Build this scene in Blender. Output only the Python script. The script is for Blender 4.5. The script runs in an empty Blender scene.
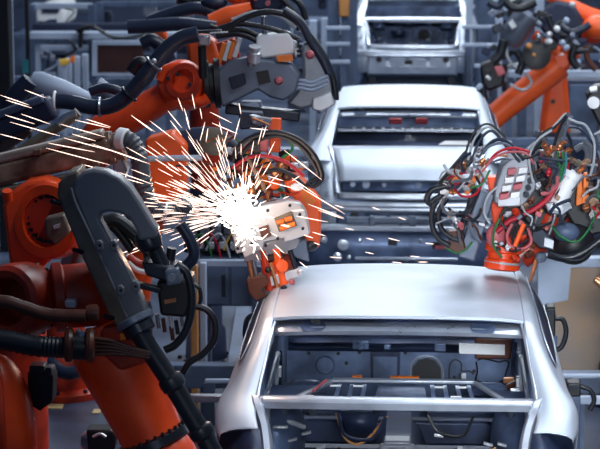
import bpy, bmesh, math, random
from mathutils import Vector, Matrix
R = random.Random(7)
sc = bpy.context.scene
COL = sc.collection
PI = math.pi
# ------------------------------------------------------------------ camera
F = 2200.0                       # focal length in pixels of the 600 px frame
TH = math.radians(10.05)         # pitched down
PSI = math.radians(3.12)         # yawed left
CAM = Vector((0.10, 0.0, 4.20))
FWD = Vector((-math.sin(PSI)*math.cos(TH), math.cos(PSI)*math.cos(TH), -math.sin(TH)))
RGT = Vector((math.cos(PSI), math.sin(PSI), 0))
UPV = RGT.cross(FWD)
def W(px, py, Y):
    """the point at distance Y along the hall that the photograph shows at (px, py)"""
    d = FWD + RGT*((px-300)/F) - UPV*((py-224.5)/F)
    return CAM + d*(Y/d.y)
def M(px, Y):
    return px*Y*1.012/F          # metres spanned by px pixels at distance Y
cd = bpy.data.cameras.new('camera'); cam = bpy.data.objects.new('camera', cd); COL.objects.link(cam)
cd.sensor_width = 36; cd.lens = F*36/600
cam.matrix_world = Matrix((( RGT.x, UPV.x, -FWD.x, CAM.x), (RGT.y, UPV.y, -FWD.y, CAM.y), (RGT.z, UPV.z, -FWD.z, CAM.z), (0,0,0,1)))
cd.dof.use_dof = True; cd.dof.focus_distance = 11.3; cd.dof.aperture_fstop = 5.2
cd.clip_end = 200
sc.camera = cam
# ------------------------------------------------------------------ materials
def mat(name, col, metal=0.0, rough=0.5, var=0.12, scale=6.0, bump=0.0, emit=None, estr=0, dark=None, spec=0.5):
    m = bpy.data.materials.new(name); m.use_nodes = True
    nt = m.node_tree; b = nt.nodes['Principled BSDF']
    b.inputs['Metallic'].default_value = metal
    b.inputs['Specular IOR Level'].default_value = spec
    tc = nt.nodes.new('ShaderNodeTexCoord')
    nz = nt.nodes.new('ShaderNodeTexNoise'); nz.inputs['Scale'].default_value = scale; nz.inputs['Detail'].default_value = 5
    nt.links.new(tc.outputs['Object'], nz.inputs['Vector'])
    cr = nt.nodes.new('ShaderNodeValToRGB')
    c2 = dark if dark else tuple(c*(1-var*1.6) for c in col)
    cr.color_ramp.elements[0].position = .35; cr.color_ramp.elements[0].color = (*c2, 1)
    cr.color_ramp.elements[1].position = .62; cr.color_ramp.elements[1].color = (*col, 1)
    nt.links.new(nz.outputs['Fac'], cr.inputs['Fac'])
    nt.links.new(cr.outputs['Color'], b.inputs['Base Color'])
    mr = nt.nodes.new('ShaderNodeMapRange'); mr.inputs['To Min'].default_value = max(.05, rough-.08); mr.inputs['To Max'].default_value = min(1, rough+.10)
    nt.links.new(nz.outputs['Fac'], mr.inputs['Value']); nt.links.new(mr.outputs['Result'], b.inputs['Roughness'])
    if bump:
        bp = nt.nodes.new('ShaderNodeBump'); bp.inputs['Strength'].default_value = bump; bp.inputs['Distance'].default_value = .01
        n2 = nt.nodes.new('ShaderNodeTexNoise'); n2.inputs['Scale'].default_value = scale*4
        nt.links.new(tc.outputs['Object'], n2.inputs['Vector'])
        nt.links.new(n2.outputs['Fac'], bp.inputs['Height']); nt.links.new(bp.outputs['Normal'], b.inputs['Normal'])
    if emit:
        b.inputs['Emission Color'].default_value = (*emit, 1); b.inputs['Emission Strength'].default_value = estr
    return m
MT = dict(
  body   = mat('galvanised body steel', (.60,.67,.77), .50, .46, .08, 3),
  bodyin = mat('inner body steel', (.17,.235,.40), .40, .36, .35, 5),  # darker copy of the body steel, interior shade put into the colour
  bodydk = mat('shaded inner steel', (.035,.052,.115), .35, .42, .4, 5),  # near-black copy of the same steel for the deepest interior shade
  edge   = mat('bare steel flange', (.68,.74,.84), .70, .30, .10, 8),
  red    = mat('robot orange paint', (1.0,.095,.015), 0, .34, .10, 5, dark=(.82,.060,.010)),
  reddark = mat('dark shaded robot orange', (.56,.040,.010), 0, .36, .2, 6, dark=(.26,.022,.008)),  # darker copy of the robot orange; shade on the near shoulder painted in
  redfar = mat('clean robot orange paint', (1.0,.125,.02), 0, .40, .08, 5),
  cover  = mat('slate grey cover', (.215,.228,.250), .15, .32, .08, 4),
  coverb = mat('brown lit grey casting', (.21,.185,.15), .15, .42, .2, 7, dark=(.12,.10,.075)),  # cover grey browned for its lit side face; the light is in the colour
  brown  = mat('brown grey arm', (.44,.29,.20), .35, .40, .3, 9, dark=(.15,.08,.05)),  # brown grey tone, darker in noise patches
  rubber = mat('black rubber hose', (.012,.015,.022), 0, .38, .1, 10),
  bluehose = mat('blue black hose', (.022,.032,.062), 0, .30, .1, 10),
  greyhose = mat('grey corrugated hose', (.10,.112,.135), 0, .38, .1, 10),
  rusthose = mat('rust brown hose', (.12,.035,.018), 0, .42, .3, 10),
  black  = mat('black plastic', (.010,.011,.014), 0, .42, .1, 8),
  dkmet  = mat('dark machined metal', (.04,.048,.065), .6, .34, .2, 9),
  steel  = mat('machined steel', (.50,.53,.58), .9, .28, .1, 9),
  plate  = mat('grey blue gun plate', (.17,.205,.275), .35, .42, .15, 6),
  browntop = mat('lit arm top', (.52,.43,.36), .3, .42, .2, 9, dark=(.34,.26,.21)),  # paler copy of the arm brown, light on its top facet painted in
  ggrey  = mat('gun side grey', (.31,.33,.38), .35, .40, .15, 7),
  pale   = mat('pale aluminium', (.70,.72,.76), .5, .35, .08, 6),
  white  = mat('white enamel', (.92,.93,.95), 0, .35, .03, 4),
  copper = mat('copper electrode', (.72,.30,.14), .85, .32, .2, 12),
  orange = mat('orange plastic', (.90,.20,.02), 0, .4, .08, 6),
  yellow = mat('yellow paint', (.85,.50,.06), 0, .5, .1, 6),
  ochre  = mat('ochre post tone', (.62,.27,.08), 0, .5, .15, 6),  # on the lit fence post the orange light is put into this colour
  cred   = mat('red cable', (.50,.012,.030), 0, .35, .1, 8),
  cgreen = mat('green cable', (.02,.17,.05), 0, .4, .1, 8),
  cpale  = mat('pale grey cable', (.42,.45,.49), 0, .35, .1, 8),
  cpink  = mat('pink cap', (.56,.13,.15), 0, .45, .1, 8),
  bstruct= mat('blue grey structural paint', (.095,.138,.235), .1, .5, .4, 2),
  blight = mat('light blue grey paint', (.42,.50,.64), .1, .45, .15, 2),
  bdark  = mat('navy machine paint', (.020,.030,.070), .1, .5, .25, 2),
  maroon = mat('dark maroon panel', (.045,.012,.010), 0, .5, .2, 3),
  tan    = mat('tan board', (.46,.28,.15), 0, .6, .35, 1.3, dark=(.24,.22,.22)),
  tape   = mat('yellow floor tape', (.72,.50,.22), 0, .6, .1, 8),
  teal   = mat('teal paint', (.03,.20,.24), 0, .5, .1, 8),
  floor  = mat('sealed concrete floor', (.065,.090,.155), 0, .30, .4, 1.1),
  wall   = mat('hall wall cladding', (.060,.085,.160), 0, .6, .2, .6),
)
def emat(name, col, s):
    m = bpy.data.materials.new(name); m.use_nodes = True; nt = m.node_tree
    for n in list(nt.nodes): nt.nodes.remove(n)
    e = nt.nodes.new('ShaderNodeEmission'); o = nt.nodes.new('ShaderNodeOutputMaterial')
    e.inputs['Color'].default_value = (*col, 1); e.inputs['Strength'].default_value = s
    nt.links.new(e.outputs[0], o.inputs[0]); return m
MT['spark'] = emat('glowing spark', (1.0,.72,.60), 3.0)
MT['hot'] = emat('white hot metal', (1.0,.86,.72), 5.0)
MT['lamp'] = emat('lamp tube', (.9,.95,1.0), 7.0)
# ------------------------------------------------------------------ mesh builder
def frame(d):
    d = d.normalized()
    a = Vector((0,0,1)) if abs(d.z) < .9 else Vector((1,0,0))
    u = d.cross(a).normalized(); return u, d.cross(u).normalized()
def catmull(P, per=8):
    P = [Vector(p) for p in P]
    if len(P) < 3: return P
    Q = [P[0]*2-P[1]] + P + [P[-1]*2-P[-2]]; out = []
    for i in range(1, len(Q)-2):
        a, b, c, d = Q[i-1:i+3]
        for k in range(per):
            t = k/per
            out.append(.5*((2*b)+(c-a)*t+(2*a-5*b+4*c-d)*t*t+(3*b-a-3*c+d)*t**3))
    return out + [P[-1]]
class MB:
    def __init__(s): s.bm = bmesh.new()
    def box(s, c, size, rot=None):
        c = Vector(c); r = rot or Matrix.Identity(3); x, y, z = [k/2 for k in size]
        v = [s.bm.verts.new(c + r @ Vector((a*x, b*y, d*z))) for a in (-1,1) for b in (-1,1) for d in (-1,1)]
        for f in ((0,1,3,2),(4,6,7,5),(0,4,5,1),(2,3,7,6),(0,2,6,4),(1,5,7,3)): s.bm.faces.new([v[i] for i in f])
        return s
    def bar(s, p, q, w, h, up=None):
        p, q = Vector(p), Vector(q); d = (q-p); L = d.length; d.normalize()
        up = Vector(up) if up else (Vector((0,0,1)) if abs(d.z) < .95 else Vector((0,1,0)))
        sd = d.cross(up).normalized(); u = sd.cross(d).normalized()
        return s.box((p+q)/2, (w, L, h), Matrix((sd, d, u)).transposed())
    def cyl(s, p, q, r, r2=None, n=20, caps=True):
        p, q = Vector(p), Vector(q); r2 = r if r2 is None else r2; u, w = frame(q-p)
        A = [s.bm.verts.new(p + (u*math.cos(2*PI*k/n)+w*math.sin(2*PI*k/n))*r) for k in range(n)]
        B = [s.bm.verts.new(q + (u*math.cos(2*PI*k/n)+w*math.sin(2*PI*k/n))*r2) for k in range(n)]
        for k in range(n): s.bm.faces.new((A[k], A[(k+1)%n], B[(k+1)%n], B[k]))
        if caps: s.bm.faces.new(A[::-1]); s.bm.faces.new(B)
        return s
    def lathe(s, prof, o, ax, n=28, caps=True):
        """prof: list of (radius, height along ax)"""
        o = Vector(o); ax = Vector(ax).normalized(); u, w = frame(ax); rows = []
        for r, h in prof:
            rows.append([s.bm.verts.new(o + ax*h + (u*math.cos(2*PI*k/n)+w*math.sin(2*PI*k/n))*max(r,1e-4)) for k in range(n)])
        for A, B in zip(rows, rows[1:]):
            for k in range(n): s.bm.faces.new((A[k], A[(k+1)%n], B[(k+1)%n], B[k]))
        if caps: s.bm.faces.new(rows[0][::-1]); s.bm.faces.new(rows[-1])
        return s
    def hoop(s, ri, ro, h, o, ax, n=36, ch=.006):
        """flat ring with a bore: ri..ro, thickness h"""
        return s.lathe([(ri,0),(ro-ch,0),(ro,ch),(ro,h-ch),(ro-ch,h),(ri,h),(ri,0)], o, ax, n, caps=False)
    def tube(s, P, r, n=10, per=8, rib=0.0, pitch=.02, smooth=True):
        P = catmull(P, per) if smooth else [Vector(p) for p in P]
        rr = r if isinstance(r, (list, tuple)) else [r, r]
        if rib:                                     # corrugated: resample finely
            out = [P[0]]
            for a, b in zip(P, P[1:]):
                k = max(1, int((b-a).length/(pitch/2)))
                out += [a.lerp(b, (i+1)/k) for i in range(k)]
            P = out
        rows = []; u = None; N = len(P)
        for i, p in enumerate(P):
            d = (P[min(i+1, N-1)] - P[max(i-1, 0)]).normalized()
            if u is None: u, w = frame(d)
            u = (u - d*u.dot(d)).normalized(); w = d.cross(u)
            t = i/(N-1)*(len(rr)-1); k = min(int(t), len(rr)-2); rad = rr[k]+(rr[k+1]-rr[k])*(t-k)
            if rib: rad *= 1 + (rib if i % 2 else -rib)
            rows.append([s.bm.verts.new(p + (u*math.cos(2*PI*j/n)+w*math.sin(2*PI*j/n))*rad) for j in range(n)])
        for A, B in zip(rows, rows[1:]):
            for k in range(n): s.bm.faces.new((A[k], A[(k+1)%n], B[(k+1)%n], B[k]))
        s.bm.faces.new(rows[0][::-1]); s.bm.faces.new(rows[-1]); return s
    def ring(s, c, ax, rad, r, n=32, m=8):
        c = Vector(c); ax = Vector(ax).normalized(); u, w = frame(ax); rows = []
        for k in range(n):
            e = u*math.cos(2*PI*k/n)+w*math.sin(2*PI*k/n)
            rows.append([s.bm.verts.new(c + e*(rad + r*math.cos(2*PI*j/m)) + ax*r*math.sin(2*PI*j/m)) for j in range(m)])
        for k in range(n):
            A, B = rows[k], rows[(k+1)%n]
            for j in range(m): s.bm.faces.new((A[j], A[(j+1)%m], B[(j+1)%m], B[j]))
        return s
    def prism(s, pts, ext):
        """closed outline pts (3-D) pushed along the vector ext"""
        ext = Vector(ext); A = [s.bm.verts.new(Vector(p)) for p in pts]; B = [s.bm.verts.new(Vector(p)+ext) for p in pts]
        n = len(A); s.bm.faces.new(A); s.bm.faces.new(B[::-1])
        for k in range(n): s.bm.faces.new((A[(k+1)%n], A[k], B[k], B[(k+1)%n]))
        return s
    def plate(s, outline, Y, depth, lean=0.0):
        """flat plate whose outline the photograph shows, standing at distance Y, depth metres thick (lean: how much farther its top row stands)"""
        y0 = max(p[1] for p in outline)
        return s.prism([W(x, y, Y + lean*(y0-y)) for x, y in outline], (0, depth, 0))
    def ball(s, c, r, sq=(1,1,1), n=20):
        g = bmesh.ops.create_uvsphere(s.bm, u_segments=n, v_segments=n//2, radius=1)
        bmesh.ops.scale(s.bm, vec=(r*sq[0], r*sq[1], r*sq[2]), verts=g['verts']); bmesh.ops.translate(s.bm, vec=Vector(c), verts=g['verts']); return s
    def grid(s, rows, close=False):
        V = [[s.bm.verts.new(Vector(p)) for p in r] for r in rows]
        for A, B in zip(V, V[1:]):
            for k in range(len(A)-1): s.bm.faces.new((A[k], A[k+1], B[k+1], B[k]))
        return s
    def bolts(s, c, ax, rad, n, r, h, ph=0.0):
        c = Vector(c); ax = Vector(ax).normalized(); u, w = frame(ax)
        for k in range(n):
            a = 2*PI*k/n+ph; p = c + (u*math.cos(a)+w*math.sin(a))*rad
            s.cyl(p, p+ax*h, r, n=6)
        return s
    def each(s, name, m, parent=None, **k):
        """every loose piece becomes a part of its own"""
        left = set(s.bm.verts); out = []
        while left:
            st = [left.pop()]; isl = set(st)
            while st:
                v = st.pop()
                for e in v.link_edges:
                    w = e.other_vert(v)
                    if w not in isl: isl.add(w); st.append(w); left.discard(w)
            n = MB(); mp = {v: n.bm.verts.new(v.co) for v in isl}
            for f in {f for v in isl for f in v.link_faces}: n.bm.faces.new([mp[v] for v in f.verts])
            out.append(n.build(name, m, parent, **k))
        s.bm.free(); return out
    def build(s, name, m, parent=None, bevel=0.0, sharp=38, solid=0.0, seg=2):
        me = bpy.data.meshes.new(name)
        bmesh.ops.recalc_face_normals(s.bm, faces=s.bm.faces[:])
        off = base_of(parent)
        if off is not None: bmesh.ops.translate(s.bm, vec=-off, verts=s.bm.verts[:])
        for f in s.bm.faces: f.smooth = True
        s.bm.to_mesh(me); s.bm.free()
        me.set_sharp_from_angle(angle=math.radians(sharp))
        me.materials.append(MT[m] if isinstance(m, str) else m)
        o = bpy.data.objects.new(name, me); COL.objects.link(o)
        if parent: o.parent = parent
        if solid:
            k = o.modifiers.new('thickness', 'SOLIDIFY'); k.thickness = solid; k.offset = -1
        if bevel:
            k = o.modifiers.new('edges', 'BEVEL'); k.width = bevel; k.segments = seg; k.limit_method = 'ANGLE'; k.angle_limit = math.radians(40)
        return o
def base_of(p):
    if p is None: return None
    while p.parent: p = p.parent
    return Vector(p.location)
def thing(name, label, cat, loc=(0,0,0), group=None):
    o = bpy.data.objects.new(name, None); COL.objects.link(o); o.location = loc; o.empty_display_size = .1
    return tag(o, label, cat, group)
def tag(o, label, cat, group=None, kind=None):
    o['label'] = label; o['category'] = cat
    if group: o['group'] = group
    if kind: o['kind'] = kind
    return o
def struct(name, m, mb, **k):
    o = mb.build(name, m, **k); o['kind'] = 'structure'; return o
def copy_tree(o, parent=None):
    c = o.copy(); COL.objects.link(c)
    if parent: c.parent = parent
    for ch in list(o.children): copy_tree(ch, c)
    return c
def pts(L, Y=None):
    return [W(*p) if len(p) == 3 else W(p[0], p[1], Y) for p in L]
def lerp(a, b, t): return a+(b-a)*t
# ------------------------------------------------------------------ car bodies
# car coordinates: x across, y along the line (0 = rear edge of the roof, + forward), z from the hall floor
ST = [  # stations along the side: y, then (x, z) from the inner edge of the opening outwards and down
 (1.48, [(.66,1.705),(.695,1.69),(.730,1.64),(.825,1.48),(.87,1.30),(.88,.62)]),
 (.75,  [(.66,1.735),(.70,1.72),(.738,1.67),(.825,1.51),(.875,1.33),(.89,.62)]),
 (.10,  [(.655,1.725),(.70,1.708),(.742,1.650),(.815,1.51),(.870,1.36),(.895,.62)]),
 (-.06, [(.652,1.695),(.697,1.690),(.742,1.640),(.808,1.515),(.872,1.365),(.897,.62)]),
 (-.30, [(.67,1.565),(.715,1.575),(.765,1.56),(.812,1.50),(.88,1.375),(.902,.95)]),
 (-.46, [(.69,1.475),(.735,1.49),(.79,1.485),(.85,1.445),(.895,1.38),(.905,1.17)]),
 (-.56, [(.70,1.425),(.745,1.44),(.80,1.44),(.86,1.415),(.90,1.37),(.905,1.29)]),
 (-.70, [(.69,1.375),(.745,1.385),(.80,1.385),(.85,1.37),(.887,1.33),(.888,1.295)]),
 (-.80, [(.67,1.335),(.73,1.338),(.79,1.332),(.83,1.322),(.86,1.305),(.862,1.29)]),
]
def side_rows(s, sub=6):
    """dense smooth rows between the stations"""
    n = len(ST[0][1]); lines = []
    for k in range(n):
        lines.append(catmull([Vector((s*st[1][k][0], st[0], st[1][k][1])) for st in ST], sub))
    rows = []
    for i in range(len(lines[0])):
        rows.append(catmull([l[i] for l in lines], 4))
    return rows
def car(loc, label, lid=False, sticker=False):
    c = thing('car_body', label, 'car body', (0,0,0))
    P = lambda x, y, z: Vector((x, y, z))
    # roof skin
    b = MB(); rows = []
    for j in range(17):
        t = j/16; y = 1.48*t; row = []
        for i in range(21):
            u = -1+2*i/20; hw = .657
            z = 1.728 + .014*(1-u*u) + .022*math.sin(PI*min(1,t*1.05))*(1-.3*u*u) - .045*max(0,t-.75)/.25*.5 - .012*u**6 + (.045*t if lid else -.006*t)
            row.append(P(u*hw, y - .035*(1-u*u)*(1-t) + .05*(1-u*u)*t, z))
        rows.append(row)
    b.grid(rows)
    # rolled rear lip down into the gutter
    lip = [[p for p in rows[0]], [p+Vector((0,-.006,-.014)) for p in rows[0]], [p+Vector((0,.012,-.022)) for p in rows[0]]]
    b.grid(lip)
    b.build('roof', 'body', c, sharp=60)
    # header rail under the rear edge of the roof, with a shallow swage
    b = MB(); rows = []
    for i in range(25):
        u = -1+2*i/24; x = u*.645; zz = 1.665+.012*(1-u*u)
        rows.append([P(x,.10,zz+.03), P(x,.02,zz+.012), P(x,-.035,zz+.004), P(x,-.06,zz-.012), P(x,-.055,zz-.032), P(x,.0,zz-.045), P(x,.10,zz-.05)])
    b.grid(rows)
    hd = b.build('rear_header', 'edge', c, solid=.004)
    for sx in (-1, 1):
        MB().lathe([(.0,0),(.055,0),(.066,.003),(.05,.001),(.0,.0)], (sx*.44,-.02,1.678), (0,-.25,1), 24).build('swage', 'bodyin', hd)
    MB().box((.21,-.045,1.655),(.03,.02,.02)).box((-.43,.03,1.692),(.05,.04,.03)).each('clip', 'black', hd)
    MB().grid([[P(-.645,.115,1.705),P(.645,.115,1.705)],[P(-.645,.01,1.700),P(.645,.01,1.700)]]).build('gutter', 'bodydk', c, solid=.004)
    for s in (-1, 1):
        rows = side_rows(s)
        b = MB(); b.grid(rows); b.build('quarter_panel', 'body', c, sharp=50, solid=.003)
        # side window: dark sheet painting the shade inside the glassless opening above the belt line
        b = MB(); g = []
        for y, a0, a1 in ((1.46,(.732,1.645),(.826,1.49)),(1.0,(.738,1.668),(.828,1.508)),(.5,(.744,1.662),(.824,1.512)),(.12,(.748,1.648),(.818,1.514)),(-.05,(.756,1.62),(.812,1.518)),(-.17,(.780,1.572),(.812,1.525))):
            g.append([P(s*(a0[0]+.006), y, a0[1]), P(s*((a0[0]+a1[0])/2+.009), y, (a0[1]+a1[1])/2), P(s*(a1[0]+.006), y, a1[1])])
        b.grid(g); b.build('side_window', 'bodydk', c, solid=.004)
        b = MB(); b.tube([P(s*.838,1.46,1.485),P(s*.836,.5,1.506),P(s*.826,-.02,1.514),P(s*.808,-.19,1.535),P(s*.770,-.13,1.61),P(s*.752,.06,1.655),P(s*.746,.5,1.672),P(s*.736,1.46,1.652)], .004, 6)
        b.build('window_frame', 'edge', c)
        # pillar flange around the rear window opening
        b = MB(); b.tube([P(s*.640,.02,1.700),P(s*.655,-.12,1.655),P(s*.672,-.30,1.555),P(s*.690,-.46,1.468),P(s*.695,-.55,1.42)], .011, 8)
        b.build('pillar_flange', 'edge', c)
        # gutter flange of the boot opening, curving down and inwards
        L = [P(s*.690,-.535,1.432),P(s*.668,-.62,1.395),P(s*.632,-.72,1.325),P(s*.610,-.84,1.24),P(s*.600,-.97,1.15),P(s*.585,-1.08,1.085)]
        C_ = catmull(L, 6); b = MB()
        b.grid([[p+Vector((s*.055,.015,.004)), p+Vector((s*.030,-.012,.012)), p+Vector((0,-.014,.008)), p+Vector((-s*.016,.0,-.01)), p+Vector((-s*.018,.03,-.04))] for p in C_])
        b.build('boot_flange', 'edge', c, solid=.003)
        # tail lamp pocket and rear corner
        b = MB()
        b.grid([[P(s*.665,-.80,1.335),P(s*.74,-.79,1.33),P(s*.86,-.76,1.30)],[P(s*.64,-.90,1.20),P(s*.74,-.87,1.20),P(s*.88,-.74,1.20)],[P(s*.61,-1.02,1.07),P(s*.74,-.98,1.06),P(s*.885,-.80,1.05)],[P(s*.59,-1.09,.92),P(s*.74,-1.04,.90),P(s*.87,-.85,.88)],[P(s*.59,-1.09,.72),P(s*.74,-1.04,.70),P(s*.86,-.85,.68)]])
        pk = b.build('tail_lamp_pocket', 'bodydk' if sticker else 'body', c, solid=.003)
        b = MB()
        for (x,y,z,r) in ((.72,-.895,1.20,.032),(.79,-.85,1.19,.024),(.70,-.985,1.08,.024),(.80,-.93,1.10,.03)):
            b.lathe([(r*.55,0),(r,.004),(r,.014),(r*.6,.016)], (s*x,y-.01,z), (s*.25,-1,.45), 14)
        b.each('lamp_boss', 'edge', pk)
        # strut tower and wheel house seen through the opening
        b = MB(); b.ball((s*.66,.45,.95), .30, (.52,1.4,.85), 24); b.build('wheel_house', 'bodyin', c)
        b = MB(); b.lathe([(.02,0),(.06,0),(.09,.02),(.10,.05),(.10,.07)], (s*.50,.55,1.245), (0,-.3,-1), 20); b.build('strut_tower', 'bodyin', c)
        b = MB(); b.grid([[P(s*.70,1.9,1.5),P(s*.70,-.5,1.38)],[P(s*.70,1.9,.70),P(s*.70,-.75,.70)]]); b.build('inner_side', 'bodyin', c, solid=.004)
        b = MB(); b.box((s*.685,.35,1.30),(.02,1.1,.05)).box((s*.683,.0,1.15),(.03,.06,.35)).box((s*.683,.85,1.15),(.03,.06,.35)); b.build('side_rail', 'edge', c, bevel=.006)
        b = MB(); b.cyl((s*.62,.9,1.10),(s*.62,.86,1.13),.03).cyl((s*.60,.2,1.16),(s*.60,.17,1.20),.022).box((s*.64,.5,1.20),(.05,.14,.02)); b.each('bracket', 'steel', c)
    # lower frame of the rear window
    b = MB(); rows = []
    for i in range(31):
        u = -1+2*i/30; x = u*.70; yb = -.555-.035*(1-u*u); zb = 1.425+.008*(1-u*u)
        rows.append([P(x,yb+.075,zb-.012),P(x,yb+.06,zb+.004),P(x,yb+.03,zb+.006),P(x,yb,zb),P(x,yb-.018,zb-.012),P(x,yb-.018,zb-.045),P(x,yb+.02,zb-.055)])
    b.grid(rows); b.build('window_sill', 'edge', c, solid=.004)
    # parcel shelf frame
    b = MB()
    b.bar((-.66,-.42,1.372),(.66,-.42,1.372),.03,.02).bar((-.34,-.02,1.392),(.40,-.02,1.392),.05,.016)
    b.bar((-.34,-.02,1.388),(-.58,-.44,1.362),.03,.018).bar((.40,-.02,1.388),(.60,-.44,1.362),.03,.018)
    ps = b.build('parcel_shelf', 'edge', c, bevel=.004)
    b = MB().grid([[P(-.655,-.50,1.362),P(-.35,-.50,1.362)],[P(-.655,-.28,1.366),P(-.47,-.28,1.366)],[P(-.655,-.05,1.368),P(-.36,-.04,1.368)]])
    b.grid([[P(.655,-.50,1.362),P(.40,-.50,1.362)],[P(.655,-.28,1.366),P(.52,-.28,1.366)],[P(.655,-.12,1.368),P(.43,-.08,1.368)]])
    b.grid([[P(-.12,-.45,1.366),P(.16,-.45,1.366)],[P(-.10,-.05,1.372),P(.14,-.05,1.372)]])
    b.each('shelf_panel', 'bodyin', ps, solid=.003)
    b = MB()
    for x in (-.30,-.235,-.17,.18,.245,.31,.37):
        b.bar((x,-.06,1.378),(x*1.06,-.42,1.366),.022,.010)
    b.each('shelf_rib', 'bodyin', ps, bevel=.002)
    b = MB()
    for x, y in ((-.32,-.12),(-.20,-.12),(.22,-.12),(.33,-.12),(-.45,-.34),(-.36,-.40),(.26,-.40),(.34,-.40),(.41,-.36),(.30,-.32),(.43,-.42)):
        b.box((x,y,1.386),(.055,.018,.008))
    b.each('shelf_tab', 'white', ps, bevel=.002)
    MB().cyl((-.04,.16,1.36),(.115,.16,1.36),.014).build('orange_grip', 'orange', ps)
    MB().box((-.215,.18,1.36),(.055,.04,.02)).build('orange_clip', 'orange', ps, bevel=.006)
    # front bulkhead with the cross beam, as seen through the window
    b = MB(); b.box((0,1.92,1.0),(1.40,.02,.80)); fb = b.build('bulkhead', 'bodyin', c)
    b = MB(); rows = []
    for i in range(25):
        u = -1+2*i/24; x = .68*u; w = .012*math.sin(u*9)
        rows.append([P(x,1.90,1.24),P(x,1.84+w,1.235),P(x,1.81+w,1.215),P(x,1.85,1.20),P(x,1.82+w,1.18),P(x,1.84,1.155),P(x,1.90,1.145)])
    b.grid(rows); bmesh.ops.translate(b.bm, vec=(0,0,-.05), verts=b.bm.verts[:]); b.build('cross_beam', 'bodydk', fb, solid=.004)
    b = MB()
    b.box((-.24,1.80,1.20),(.10,.03,.05)).box((-.08,1.80,1.19),(.04,.03,.03)).box((.24,1.80,1.19),(.07,.03,.045)).cyl((-.24,1.80,1.20),(-.24,1.76,1.20),.025)
    bmesh.ops.translate(b.bm, vec=(0,0,-.045), verts=b.bm.verts[:]); b.each('beam_bracket', 'bodyin', fb, bevel=.006)
    MB().box((.56,1.83,1.135),(.22,.03,.125)).build('rust_patch', 'rusthose', fb, bevel=.01)
    b = MB(); b.prism([(x,1.90,z) for x,z in ((-.185,1.12),(-.145,1.125),(-.13,1.14),(-.06,1.14),(-.045,1.125),(.0,1.12),(-.005,.93),(-.02,.93),(-.02,1.095),(-.165,1.095),(-.165,.93),(-.18,.93))], (0,.02,0)); bmesh.ops.translate(b.bm, vec=(0,0,-.035), verts=b.bm.verts[:]); b.build('frame_stamping', 'bodydk', fb)
    b = MB(); b.tube([(.06,1.90,.93),(.065,1.90,1.04),(.10,1.90,1.085),(.16,1.90,1.10),(.22,1.90,1.085),(.255,1.90,1.03),(.26,1.90,.93)], .008, 6); bmesh.ops.translate(b.bm, vec=(0,0,-.035), verts=b.bm.verts[:]); b.build('tunnel_arch', 'edge', fb)
    b = MB(); b.prism([(x,1.90,z) for x,z in ((.07,.93),(.075,1.03),(.11,1.075),(.16,1.088),(.21,1.075),(.245,1.03),(.25,.93))], (0,.015,0)); bmesh.ops.translate(b.bm, vec=(0,0,-.035), verts=b.bm.verts[:]); b.build('tunnel_opening', 'black', fb)
    b = MB(); b.lathe([(.055,0),(.06,.01),(.052,.02),(.03,.02)], (-.46,1.90,1.05), (0,-1,0), 20); b.lathe([(.012,0),(.014,.008),(.006,.008)], (-.30,1.90,1.10), (0,-1,0), 10); bmesh.ops.translate(b.bm, vec=(0,0,-.045), verts=b.bm.verts[:]); b.each('bulkhead_boss', 'bodyin', fb)
    b = MB()
    for x, z in ((-.38,1.12),(-.33,1.06),(-.56,1.12),(-.25,1.13),(.03,1.13),(.33,.98),(-.36,.96),(.45,1.02)):
        b.cyl((x,1.912,z),(x,1.905,z),.012,n=10)
    bmesh.ops.translate(b.bm, vec=(0,0,-.045), verts=b.bm.verts[:]); b.each('bulkhead_hole', 'black', fb)
    b = MB()
    for L in ([(.30,.95),(.30,1.05),(.33,1.09),(.37,1.07),(.375,1.02),(.42,1.02),(.45,1.0)], [(.47,1.09),(.50,1.10),(.56,1.09),(.60,1.08),(.64,1.09),(.66,1.07),(.645,1.02),(.63,.97),(.57,.94),(.52,.96)], [(.46,1.08),(.47,1.02),(.46,.97),(.50,.95)]):
        b.tube([(x,1.902,z) for x,z in L], .005, 5)
    bmesh.ops.translate(b.bm, vec=(0,0,-.045), verts=b.bm.verts[:]); b.each('wiring_loom', 'black', fb)
    if sticker:
        b = MB(); b.prism([(x,1.795,z) for x,z in ((.355,1.110),(.630,1.104),(.630,1.166),(.355,1.172))], (0,.012,0)); b.build('white_label', 'white', fb)
    # floor pan, tunnel, seat cross members
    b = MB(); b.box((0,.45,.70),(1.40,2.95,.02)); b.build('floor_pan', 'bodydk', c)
    b = MB(); rows = []
    for y in (1.9,1.2,.6,.2):
        rows.append([P(-.17,y,.71),P(-.12,y,.84),P(-.07,y,.88),P(.07,y,.88),P(.12,y,.84),P(.17,y,.71)])
    b.grid(rows); b.build('tunnel', 'bodydk', c, solid=.003)
    for y, w in ((1.15,.10),(.55,.12)):
        b = MB(); b.box((0,y,.80),(1.36,w,.15)); b.build('cross_member', 'bodydk', c, bevel=.02)
    b = MB()
    b.box((0,.22,.97),(.15,.12,.09)).box((0,.16,.89),(.19,.05,.22)).box((0,.10,.985),(.10,.03,.03)).box((0,.10,.93),(.10,.03,.03)); b.build('tunnel_bracket', 'ggrey', c, bevel=.012)
    b = MB(); b.cyl((-.32,.10,.98),(-.22,.10,.93),.02).cyl((.30,.10,.99),(.36,.10,.92),.016); b.tube([(.16,.1,1.18),(.22,.08,1.09),(.34,.05,1.08),(.40,.1,1.17)], .008, 6); b.each('wiring_loom', 'black', c)
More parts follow.
